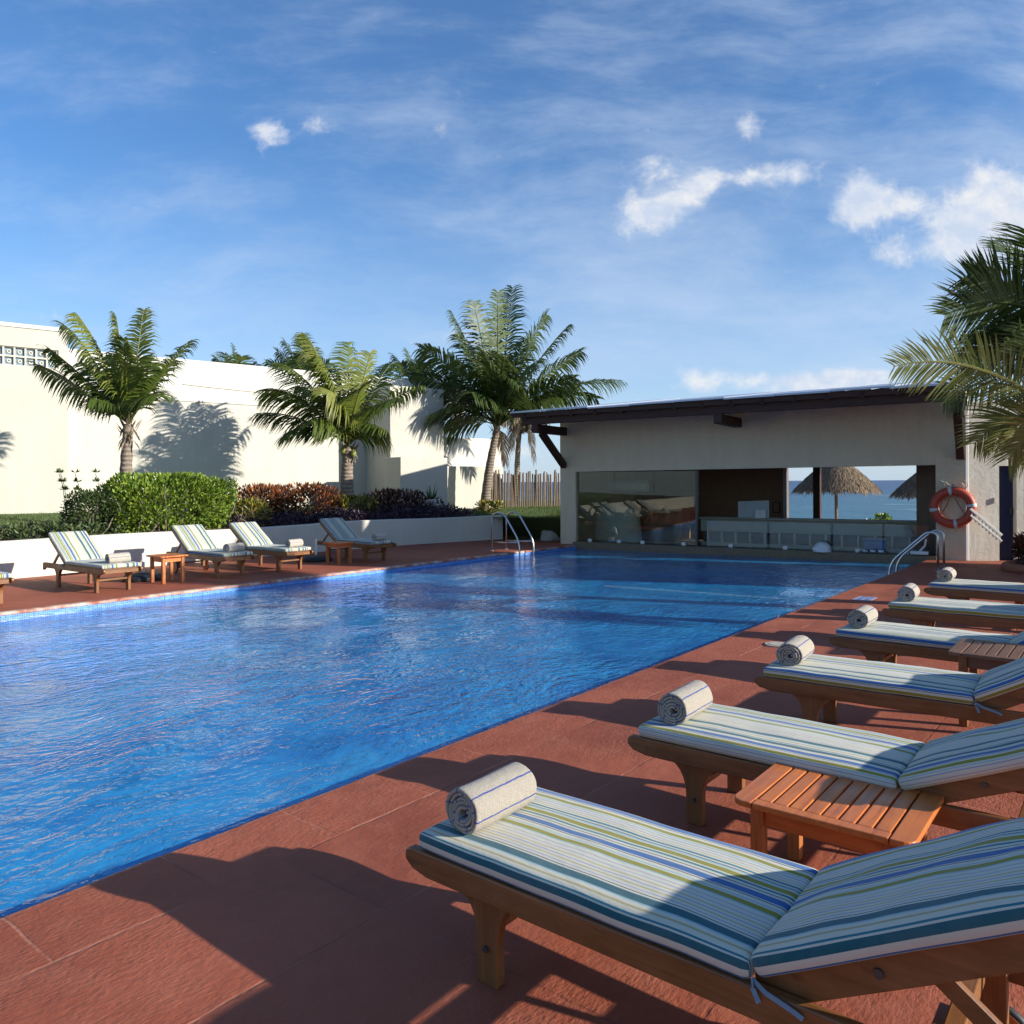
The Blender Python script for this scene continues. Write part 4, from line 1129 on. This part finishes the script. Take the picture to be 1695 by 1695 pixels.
WIND = tuple(cam2w(-.35, .1, 0))
palm('small coconut palm behind the left end of the green hedge', (213, 702), 17.3, .7, 212,
     [(78, 574, -.3, .06, .35), (60, 603, .4, .03, .25), (103, 537, .5, .16, .55), (128, 520, -.6, .18, .75), (192, 522, -.3, .10, .7), (238, 511, .2, .05, .8), (319, 563, -.3, .10, .35), (262, 655, -.9, .30, .5),
      (150, 660, -1.0, .22, .25), (205, 560, -.9, .15, .5), (285, 600, .8, .15, .2), (175, 590, 1.0, .15, .15), (245, 590, 1.0, .15, .3), (130, 600, .9, .12, .2)],
     'palm_leaf_fresh', .72, .12, 3, wind=WIND, extra=0, n=54, lw=.040, droop=1.0)
palm('middle coconut palm with windswept fronds behind the orange crotons', (577, 738), 21.6, .75, 577,
     [(505, 552, -.4, .22, .75), (433, 648, -.8, .30, .6), (424, 684, -.2, .20, .2), (460, 600, .6, .25, .5), (577, 566, .4, .08, .45), (614, 582, -.5, .10, .8), (699, 640, .2, .22, .4), (657, 660, -.8, .28, .45), (541, 652, -1.6, .5, .9),
      (640, 712, -.5, .25, .4), (470, 720, -1.0, .35, .3), (530, 590, -.9, .2, .7), (650, 600, .9, .18, .3), (490, 640, 1.0, .3, .3), (600, 640, -1.3, .3, .7), (560, 610, .9, .2, .3), (520, 700, -1.3, .4, .5)],
     'palm_leaf_fresh', 1.0, .16, 5, wind=tuple(cam2w(-.5, .1, -.05)), extra=0, coconuts=4, n=58, lw=.042, droop=1.2)
palm('tallest leaning coconut palm in front of the stick fence', (824, 706), 27.3, .6, 802,
     [(849, 474, .3, .06, .35), (824, 482, -.8, .08, .45), (783, 497, .2, .08, .3), (747, 516, -.5, .08, .3), (905, 520, .5, .12, .35), (942, 537, -.4, .10, .5), (963, 580, .2, .12, .4), (1028, 630, -.4, .20, .4), (953, 625, -1.0, .16, .5),
      (694, 576, -.6, .20, .4), (680, 622, .3, .20, .3), (652, 655, -.5, .25, .35), (708, 690, -1.4, .28, .5), (727, 715, -.3, .30, .35), (870, 560, 1.0, .1, .2), (800, 580, -1.9, .25, .45), (745, 600, 1.0, .15, .2),
      (885, 600, -1.8, .25, .35), (930, 660, -.8, .25, .45), (835, 590, -2.0, .35, .5), (780, 650, -1.9, .3, .3), (990, 660, .3, .25, .4), (860, 640, -2.0, .4, .3), (760, 555, .6, .1, .25)],
     'palm_leaf', 1.2, .135, 7, extra=0, dead=1, n=58, lw=.050, droop=1.1)
palm('distant palm with hanging dead fronds between the fence and the bar', (862, 690), 33, -.2, 858, [(845, 745, -.3, .5, .9), (885, 765, -.3, .6, .9), (905, 700, .4, .3, .6), (835, 700, -.4, .3, .5), (880, 640, .3, .2, .4), (850, 640, .5, .2, .3)],
     'dead_frond', .8, .11, 11, extra=2, dead=6, n=40, lw=.05, droop=.9)
for k, (cx_, cy_, d_, tips, lab) in enumerate([
        (392, 640, 31, [(355, 593, 0, .1), (372, 585, .3, .1), (386, 572, 0, .05), (400, 590, -.3, .1), (420, 600, .2, .1), (430, 606, 0, .1)], 'palm top peeping over the white parapet, leftmost of the three behind the wall'),
        (505, 640, 30, [(440, 598, 0, .12), (458, 582, .3, .12), (470, 565, 0, .1), (500, 556, .3, .05), (520, 575, 0, .1), (545, 600, 0, .1), (486, 590, -.5, .15), (455, 600, -.4, .15)], 'dark palm top over the white parapet, above the middle palm'),
        (690, 650, 31, [(630, 610, 0, .15), (650, 588, .2, .12), (672, 578, 0, .1), (700, 574, .3, .05), (722, 590, 0, .1), (735, 610, .2, .1), (665, 600, -.5, .2), (700, 600, -.5, .2)], 'dark palm top over the parapet, left of the tallest palm')]):
    palm(lab, (cx_, cy_), d_, 1.0, cx_, tips, 'palm_leaf', .8, .18, 20+k, extra=0, n=30, lw=.04, droop=.9, group='palms standing behind the villa wall')
# the palm at the right edge: trunk just out of frame
palm('yellow green palm reaching in from the right edge over the bar roof', (1775, 700), 8.6, 0, 1800,
     [(1478, 607, -.2, .24, .7, 1.35), (1612, 735, .5, .42, .9, .9), (1560, 665, 1.8, .34, .30, 1.1), (1668, 760, .2, .42, .9, .9), (1700, 540, .6, .1, .3), (1850, 520, 0, .1), (1990, 600, .3, .2), (2050, 700, -.4, .2), (1950, 780, -.6, .2)],
     'palm_leaf_yellow', .58, .12, 31, extra=1, n=66, lw=.019, droop=.3, group='palms at the right edge')
palm('tall dark palm rising behind the right edge of the photo', (1790, 560), 9.8, 0, 1835,
     [(1563, 524, -.3, .30, .3, 1.3), (1600, 455, .2, .14, .4, 1.0), (1650, 400, .4, .10, .4), (1700, 380, -.4, .10, .3), (1610, 560, .6, .25, .15), (1640, 600, -.6, .28, .2), (1660, 590, .9, .25, .2), (1590, 490, 1.0, .2, .2), (1850, 380, .2, .1), (1950, 420, .2, .2), (2030, 520, 0, .2), (1980, 620, 0, .2)],
     'palm_leaf', .75, .14, 37, extra=3, n=64, lw=.024, droop=.32, group='palms at the right edge')

# ------------------------------------------------------------------ hedge, shrubs, ground cover
def cloud(mb, lo, hi, cnt, ln, wd, rnd, pw=6, shell=.45, up_b=.45, tone_f=None, top=None):
    c = [(a+b)/2 for a, b in zip(lo, hi)]; h = [(b-a)/2 for a, b in zip(lo, hi)]
    k = 0
    while k < cnt:
        p = [rnd.uniform(-1, 1) for _ in range(3)]
        q = sum(abs(x)**pw for x in p)**(1/pw)
        bump_ = 1+.24*mnoise.noise((p[0]*h[0]*2.2+lo[0], p[1]*h[1]*2.2, p[2]*h[2]*2.2+lo[1]))
        if q > bump_ or q < shell*rnd.uniform(.6, 1.5): continue
        if p[2] < -.2 and mnoise.noise((p[0]*h[0]*1.7+3, p[1]*2, p[2]*2)) > .25: continue
        w = Vector((c[0]+p[0]*h[0], c[1]+p[1]*h[1], c[2]+p[2]*h[2]))
        out = Vector((p[0]/h[0], p[1]/h[1], p[2]/h[2]+.3)).normalized()
        d = (out*.8+Vector((rnd.gauss(0, .6), rnd.gauss(0, .6), rnd.gauss(up_b, .5)))).normalized()
        s_ = d.cross(Vector((rnd.gauss(0, 1), rnd.gauss(0, 1), rnd.gauss(0, 1)))).normalized()
        tn = tone_f(w, rnd) if tone_f else rnd.random()
        mb.leafquad(w, d, s_, ln*rnd.uniform(.6, 1.2), wd*rnd.uniform(.7, 1.2), tn); k += 1
def twigs(mb, lo, hi, cnt, rnd):
    for _ in range(cnt):
        x, y = rnd.uniform(lo[0]+.1, hi[0]-.1), rnd.uniform(lo[1]+.1, hi[1]-.1); p = Vector((x, y, lo[2]-.05)); pts = [p]
        for k in range(4): p = p+Vector((rnd.gauss(0, .09), rnd.gauss(0, .09), (hi[2]-lo[2])*.22)); pts.append(p)
        mb.tube(pts, [.014, .012, .010, .008, .005], 5)
def shrub(name, lo, hi, cnt, ln, wd, mat, label, cat, group=None, seed=1, pw=6, shell=.45, tone_f=None, tw=12, extra=None):
    rnd = random.Random(seed); c = Vector(((lo[0]+hi[0])/2, (lo[1]+hi[1])/2, lo[2])); e = empty(name, c); tag(e, label, cat, group)
    m = MB(); cloud(m, [a-b for a, b in zip(lo, c)], [a-b for a, b in zip(hi, c)], cnt, ln, wd, rnd, pw, shell, tone_f=tone_f)
    if extra: extra(m, rnd)
    build(m, 'foliage', mat, e)
    t = MB(); twigs(t, [a-b for a, b in zip(lo, c)], [a-b for a, b in zip(hi, c)], tw, rnd); build(t, 'stems', 'palm_bark', e)
    return e
Z0 = BED
h0 = on_z(168, 884, Z0); h1 = on_z(408, 868, Z0)
shrub('hedge', (h0.x+.15, 15.62, Z0), (h1.x-.80, 17.0, 1.83), 12500, .105, .05, 'hedge_leaf', 'thick bright green clipped hedge behind the low planter wall', 'hedge', seed=2, pw=4.2, shell=.60, tw=40)
def sprigs(m, rnd):
    for k in range(4):
        x = rnd.uniform(-.6, .2); p = Vector((x, rnd.uniform(-.3, .3), .7)); 
        m.tube([p-Vector((0, 0, .3)), p+Vector((-.05, 0, .25)), p+Vector((-.12, 0, .5))], .006, 4, tone=.1)
        for q, hz_ in enumerate((.18, .34, .52)):
            tp = p+Vector((-.12*hz_*2+rnd.gauss(0, .03), rnd.gauss(0, .03), hz_))
            for w_ in range(9): d = Vector((rnd.gauss(0, 1), rnd.gauss(0, 1), .7)).normalized(); m.leafquad(tp, d, d.cross(Vector((0, 0, 1))).normalized(), .11, .055, rnd.random())
s0 = on_z(100, 886, Z0)
shrub('shrub', (s0.x+.1, 15.7, Z0), (h0.x+.45, 16.8, 1.50), 3200, .08, .035, 'dark_shrub_leaf', 'dark loose shrub with thin sprigs at the left end of the hedge', 'shrub', seed=4, pw=3, extra=sprigs)
GC = 'crotons behind the planter wall'
def cbox(pxa, pxb, pyt, y0, dep, zb=Z0):
    """a box of foliage between two picture columns, its front at world y0"""
    a = on_plane(pxa, 850, (0, y0, 0), (0, 1, 0)); b = on_plane(pxb, 850, (0, y0, 0), (0, 1, 0)); tz = on_plane((pxa+pxb)/2, pyt, (0, y0+dep*.5, 0), (0, 1, 0)).z
    return (a.x, y0, zb), (b.x, y0+dep, tz)
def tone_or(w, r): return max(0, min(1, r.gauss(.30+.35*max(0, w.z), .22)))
for i, (a, b, t, y0, dp, n_, mat, lab) in enumerate([
        (404, 450, 828, 15.62, .8, 700, 'croton_yellow_leaf', 'yellow and orange croton at the right end of the hedge'),
        (418, 500, 806, 16.5, 1.3, 1900, 'croton_leaf', 'tall orange red croton bush left of the middle palm'),
        (488, 578, 803, 16.4, 1.3, 2000, 'croton_leaf', 'tall orange red croton bush at the foot of the middle palm'),
        (572, 630, 822, 16.2, 1.0, 1000, 'croton_yellow_leaf', 'yellowish croton right of the middle palm trunk'),
        (640, 715, 813, 15.9, 1.2, 1700, 'croton_dark_leaf', 'dark red croton bush in front of the white plant pot')]):
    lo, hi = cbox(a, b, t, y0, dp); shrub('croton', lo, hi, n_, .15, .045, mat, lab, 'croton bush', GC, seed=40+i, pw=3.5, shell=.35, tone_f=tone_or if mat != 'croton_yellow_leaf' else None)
# purple ground cover and mixed low plants: nobody could count them
rnd = random.Random(77); m = MB()
for k in range(9000):
    x = rnd.uniform(9.6, 17.0); w = wall_y(x); f = rnd.random(); y = w+.2+2.0*f
    hgt = (.20+.32*mnoise.noise((x*1.1, y*1.1, 2))+.15*(x > 13))*(.6+.6*f)
    if hgt < .05: continue
    p = Vector((x, y, lawn_z(x, y)+rnd.uniform(0, max(.05, hgt)))); d = Vector((rnd.gauss(0, .7), rnd.gauss(-.2, .7), rnd.gauss(.5, .4))).normalized()
    m.leafquad(p, d, d.cross(Vector((rnd.gauss(0, 1), rnd.gauss(0, 1), 1))).normalized(), rnd.uniform(.07, .15), .045, rnd.random())
o = build(m, 'ground_cover', 'purple_leaf'); tag(o, 'dark purple leafed ground cover along the planter wall', 'ground cover', kind='stuff')
m = MB()
for k in range(3800):
    x = rnd.uniform(2.0, 6.9); w = wall_y(x); y = w+.22+rnd.random()**1.4*1.1
    if mnoise.noise((x*1.8, y*1.8, 5)) < -.12: continue
    p = Vector((x, y, lawn_z(x, y)+rnd.uniform(0, .22))); d = Vector((rnd.gauss(0, .8), rnd.gauss(-.2, .8), rnd.gauss(.8, .4))).normalized()
    m.leafquad(p, d, d.cross(Vector((rnd.gauss(0, 1), rnd.gauss(0, 1), 1))).normalized(), rnd.uniform(.08, .18), .045, rnd.random())
o = build(m, 'leafy_ground_cover', 'cover_leaf'); tag(o, 'low grey green plants along the planter wall left of the hedge', 'ground cover', kind='stuff')
m = MB()
for k in range(34000):
    if k > 26000: x = rnd.uniform(17.65, 22); y = rnd.uniform(12.2, 15.2)
    elif k < 9000: x = rnd.uniform(2, 18); y = wall_y(min(x, 17.6))+rnd.uniform(3.0, 6.5)
    elif k < 14000: x = rnd.uniform(14.5, 19); y = wall_y(min(x, 17.6))+rnd.uniform(1.6, 4.5)
    else: x = rnd.uniform(18.2, 25); y = rnd.uniform(12.3, 17.5)
    p = Vector((x, y, lawn_z(x, y)-.01)); d = Vector((rnd.gauss(0, .35), rnd.gauss(0, .35), 1)).normalized()
    s_ = Vector((rnd.gauss(0, 1), rnd.gauss(0, 1), 0)).normalized(); l = rnd.uniform(.05, .11)
    m.add([p-s_*.008, p+s_*.008, p+d*l], [(0, 1, 2)], rnd.random())
o = build(m, 'grass', 'grass_leaf'); tag(o, 'short green grass of the garden lawn', 'grass', kind='stuff')

# white pot with an agave
pp = at_d(714, 834, 23.6); zb_ = lawn_z(pp.x, pp.y)
e = empty('plant_pot', (pp.x, pp.y, zb_)); tag(e, 'white tapered pot standing by the villa block at the end of the bed', 'plant pot')
m = MB(); m.tube([(0, 0, 0), (0, 0, .1), (0, 0, .42), (0, 0, .47), (0, 0, .47), (0, 0, .40)], [.17, .19, .25, .26, .22, .20], 24); build(m, 'pot', 'white_paint', e, smooth=True)
ag = empty('agave', (pp.x, pp.y, zb_+.40)); tag(ag, 'spiky agave growing in the white pot', 'agave')
m = MB(); rnd = random.Random(5)
for k in range(18):
    az = k*2.4; el = rnd.uniform(.35, 1.35); d = Vector((math.cos(az)*math.cos(el), math.sin(az)*math.cos(el), math.sin(el))); s_ = d.cross(Vector((0, 0, 1))).normalized()
    m.leafquad(Vector((0, 0, 0)), d, s_, rnd.uniform(.38, .62), .075, rnd.random())
build(m, 'leaves', 'agave_leaf', ag)

# boulder by the bar corner
b_ = on_z(917, 881, .0); b_ = at_d(915, 880, 22.3)
o = lump('boulder', (b_.x, b_.y, -.06), .40, .36, .52, 'stone', 'pale rounded boulder at the corner of the bar', 'boulder', 8)

# stick fence behind the lawn
fa, fb_ = cw(738, 28.3), cw(935, 29.6); fd = (fb_-fa); FL = fd.length; fd.normalize()
fe = empty('stick_fence', fa); tag(fe, 'rustic fence of upright dark sticks behind the lawn', 'fence')
rnd = random.Random(9); m = MB(); n = int(FL/.082)
for k in range(n):
    p = fd*(k*.082+rnd.uniform(-.012, .012)); x = k/n; g = lawn_z(fa.x+p.x, fa.y+p.y)-.05
    topz = 2.02+rnd.uniform(-.10, .10)
    if x < .22: topz = 1.15+(topz-1.15)*(x/.22)
    lean = Vector((rnd.gauss(0, .025), rnd.gauss(0, .025), 0)); r_ = rnd.uniform(.026, .042)
    m.tube([p+Vector((0, 0, g)), p+lean*.5+Vector((0, 0, (g+topz)/2)), p+lean+Vector((0, 0, topz))], [r_, r_*.95, r_*.8], 6)
build(m, 'sticks', 'stick_wood', fe)

# small croton cluster at the fence foot
lo, hi = Vector(at_d(790, 832, 26.6)), Vector(at_d(830, 832, 26.6)); gz = lawn_z(lo.x, lo.y)
shrub('croton', (min(lo.x, hi.x), min(lo.y, hi.y)-.2, gz), (max(lo.x, hi.x), max(lo.y, hi.y)+.2, gz+.34), 420, .13, .05, 'croton_yellow_leaf', 'small yellow croton at the foot of the tallest palm', 'croton bush', GC, seed=61, pw=3, tw=4)

# beach: palapas and sea grape seen through the bar
for (px, d_, rim_py, wpx, lab) in ((1384, 31, 812, 66, 'thatched beach umbrella in the middle of the bar opening'), (1545, 27, 818, 60, 'thatched beach umbrella half hidden by the right side of the bar opening')):
    c = at_d(px, rim_py, d_); r_ = wpx*d_/F_PX; gz = -.15-max(0, c.x-24)*.042; e = empty('beach_umbrella', (c.x, c.y, gz)); tag(e, lab, 'beach umbrella', 'thatched umbrellas on the beach')
    hz_ = c.z-gz; apex = hz_+r_*.82
    m = MB(); m.tube([(0, 0, -.2), (0, 0, apex-.1)], .06, 10); build(m, 'pole', 'stick_wood', e)
    m = MB(); rnd = random.Random(px)
    m.tube([(0, 0, apex), (0, 0, apex-.2*r_), (0, 0, hz_+.18), (0, 0, hz_+.02)], [.03, r_*.38, r_*.9, r_*.97], 28, cap=False, tone=.2)
    for k in range(3600):
        az = rnd.uniform(0, 6.283); t = rnd.random()**.6; rr = .05+r_*.97*t; z = apex-(apex-hz_-.02)*(t**1.25)
        o_ = Vector((math.cos(az), math.sin(az), 0)); d = (o_*.8+Vector((0, 0, -.75-.5*t))).normalized(); s_ = Vector((-o_.y, o_.x, 0))
        m.leafquad(Vector((o_.x*rr, o_.y*rr, z+rnd.uniform(0, .06))), (d+s_*rnd.gauss(0, .2)).normalized(), s_, rnd.uniform(.2, .38), .05, rnd.random(), .1)
    build(m, 'thatch', 'thatch', e)
for k, (px, py, w_, lab) in enumerate(((1463, 846, .7, 'tall sea grape sprig on the beach behind the bar'), (1440, 856, .5, 'low sea grape bush on the beach, left of the tall sprig'))):
    c = at_d(px, 872, 26); tz = at_d(px, py, 26).z; shrub('sea_grape', (c.x-.25, c.y-w_*.4, -.2), (c.x+.25, c.y+w_*.4, tz-.12), 200, .16, .12, 'hedge_leaf', lab, 'shrub', 'sea grapes on the beach', seed=81+k, pw=2.5, tw=5)

# red planter at the right with a croton
pc = on_z(1684, 946); e = empty('planter_box', (pc.x+.25, pc.y-.35, 0)); tag(e, 'low red concrete planter ring at the right edge by the blue door', 'planter')
m = MB(); m.torus((0, 0, .06), .55, .09, Matrix.Rotation(math.pi/2, 3, 'X'), seg=36, sub=10); build(m, 'rim', 'terracotta', e, smooth=True)
m = MB(); m.disc((0, 0, .04), .52, .08, 'z', 30); build(m, 'soil', 'soil', e)
ce = (pc.x+.25, pc.y-.35)
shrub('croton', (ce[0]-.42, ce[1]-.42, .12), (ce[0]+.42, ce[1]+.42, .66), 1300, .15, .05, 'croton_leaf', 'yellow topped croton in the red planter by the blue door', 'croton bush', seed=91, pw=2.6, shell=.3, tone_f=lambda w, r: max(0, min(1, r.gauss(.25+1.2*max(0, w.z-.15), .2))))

# unseen block added out of frame to throw the long far-end shade
nt = empty('shade_block', (17.55, -2.2, 0)); tag(nt, 'plain stucco block with a sloping top, added out of view right of the blue door to cast shade', 'building')
m = MB(); m.prism([(1.5, -.1), (1.5, 8.2), (-.5, 7.8), (-1.7, 6.9), (-1.7, -.1)], 'y', -1.4, 1.2); build(m, 'wall', 'pale_stucco', nt)
m = MB(); m.span((-1.73, -.6, 0), (-1.69, .3, 2.1)); build(m, 'door', 'navy_paint', nt)

# ------------------------------------------------------------------ light and sky
SUN_EL, sdx, sdy = R(19.6), .339, -.941
sv = Vector((sdx, sdy, 0)).normalized()*math.cos(SUN_EL)+Vector((0, 0, math.sin(SUN_EL)))
ld = bpy.data.lights.new('sun', 'SUN'); ld.energy = 4.8; ld.angle = R(.6); ld.color = (1.0, .935, .83)
lo_ = bpy.data.objects.new('sun', ld); COL.objects.link(lo_); lo_.rotation_euler = sv.to_track_quat('Z', 'Y').to_euler()

W = bpy.data.worlds.new('World'); sc.world = W; W.use_nodes = True; nt_ = W.node_tree; nt_.nodes.clear()
class WT_(NT):
    def __init__(s): s.t = nt_
w = WT_()
sky = w.n('TexSky'); sky.sky_type = 'NISHITA'; sky.sun_disc = False; sky.sun_elevation = SUN_EL; sky.sun_rotation = math.atan2(sdx, sdy)
sky.air_density = 1.0; sky.dust_density = .5; sky.ozone_density = 2.6; sky.altitude = 0
g = w.coord('Generated'); 
dot = lambda v: w.n('VectorMath', {0: g, 1: tuple(v)}, operation='DOT_PRODUCT').outputs['Value']
fwv = w.math('MAXIMUM', w.math('ABSOLUTE', dot(fw)), .02)
uu = w.math('DIVIDE', dot(rt0), fwv); _, _, gz_ = w.sep(g); vv_ = w.math('DIVIDE', gz_, fwv)
uvv = w.n('CombineXYZ', {0: uu, 1: vv_, 2: 0.0}).outputs[0]
def blobs(lst):
    tot = None
    for px, py, rx, ry, a in lst:
        u0, v0 = (px-CX)/F_PX, (PY-py)/F_PX
        ex = w.math('POWER', w.math('DIVIDE', w.math('SUBTRACT', uu, u0), rx/F_PX), 2.0); ey = w.math('POWER', w.math('DIVIDE', w.math('SUBTRACT', vv_, v0), ry/F_PX), 2.0)
        e_ = w.math('MULTIPLY', w.math('EXPONENT', w.math('MULTIPLY', w.math('ADD', ex, ey), -1.0)), a)
        tot = e_ if tot is None else w.math('ADD', tot, e_)
    return tot
cum = blobs([(1060, 360, 45, 30, .8), (1120, 335, 60, 34, .95), (1170, 300, 26, 24, .7), (1230, 300, 45, 18, .62), (1310, 285, 62, 24, .8), (1080, 275, 50, 22, .55), (1242, 210, 26, 26, .75), (1075, 217, 18, 12, .5),
             (1410, 345, 45, 34, .85), (1480, 335, 70, 32, .9), (1430, 300, 30, 22, .6), (1590, 355, 60, 28, .8), (1660, 325, 70, 55, 1.1), (1470, 425, 60, 26, .62), (1600, 400, 90, 40, .6),
             (1160, 636, 40, 26, 1.0), (1320, 634, 90, 20, 1.0), (1450, 630, 70, 20, .95), (1660, 400, 110, 60, .55), (1060, 665, 40, 10, .4), (445, 215, 46, 26, .62), (530, 200, 34, 30, .5), (800, 175, 20, 16, .42), (740, 215, 40, 30, .38), (760, 560, 60, 26, .4), (860, 745, 60, 22, .6)])
dn_ = w.n('TexNoise', {'Vector': uvv, 'Scale': 9.0, 'Detail': 4.0}); 
warp = w.n('VectorMath', {0: uvv, 1: w.n('VectorMath', {0: dn_.outputs[1], 'Scale': .05}, operation='SCALE').outputs[0]}, operation='ADD').outputs[0]
n1 = w.noise(w.map(warp, (15, 18, 1)), 1, 9, .66); n2 = w.noise(w.map(warp, (15, 18, 1), loc=(.02, -.30, 0)), 1, 4, .6)
dens = w.math('ADD', cum, w.math('MULTIPLY', w.math('SUBTRACT', n1, .5), 2.0))
cm = w.maprange(dens, .24, 1.02, 0, .88, True)
shade = w.maprange(w.math('SUBTRACT', n1, n2), -.12, .16)
# thin high cloud
ci_w = w.n('TexNoise', {'Vector': uvv, 'Scale': 2.2, 'Detail': 3.0})
wp2 = w.n('VectorMath', {0: uvv, 1: w.n('VectorMath', {0: ci_w.outputs[1], 'Scale': .13}, operation='SCALE').outputs[0]}, operation='ADD').outputs[0]
c1 = w.noise(w.map(wp2, (3.2, 11.0, 1), rot=(0, 0, -.22)), 1, 8, .64); c2 = w.noise(w.map(wp2, (2.2, 2.6, 1), loc=(3, 1, 0)), 1, 6, .6)
cir = w.math('ADD', w.math('MULTIPLY', c1, .62), w.math('MULTIPLY', c2, .38))
bias = w.math('ADD', w.math('MULTIPLY', uu, .10), w.math('MULTIPLY', vv_, -.14))
cf = w.maprange(w.math('ADD', cir, bias), .33, .66, .03, .54, True)
hor = w.maprange(vv_, .0, .46, .50, .03, True)
skyc = w.n('HueSaturation', {'Saturation': 1.22, 'Value': 1.12, 'Color': sky.outputs[0]}).outputs[0]
skyc = w.mix(1.0, skyc, (.86, 1.0, 1.17), 'MULTIPLY')
SK_GAIN = 1.0
col = w.mix(cf, skyc, (4.6, 5.4, 6.6)); col = w.mix(hor, col, (3.9, 5.1, 6.9))
cl = w.mix(shade, (4.6, 5.2, 6.3), (6.6, 6.6, 6.6)); col = w.mix(cm, col, cl)
bg = w.n('Background', {'Color': col, 'Strength': .088}); wo = w.n('OutputWorld'); nt_.links.new(bg.outputs[0], wo.inputs[0])

sc.view_settings.view_transform = 'Standard'; sc.view_settings.look = 'None'; sc.view_settings.exposure = 0.68; sc.view_settings.gamma = 1
sc.view_settings.use_curve_mapping = False
sc.cycles.use_denoising = True; sc.cycles.max_bounces = 8; sc.cycles.transparent_max_bounces = 16; sc.cycles.caustics_reflective = False; sc.cycles.caustics_refractive = False
sc.cycles.sample_clamp_indirect = 6
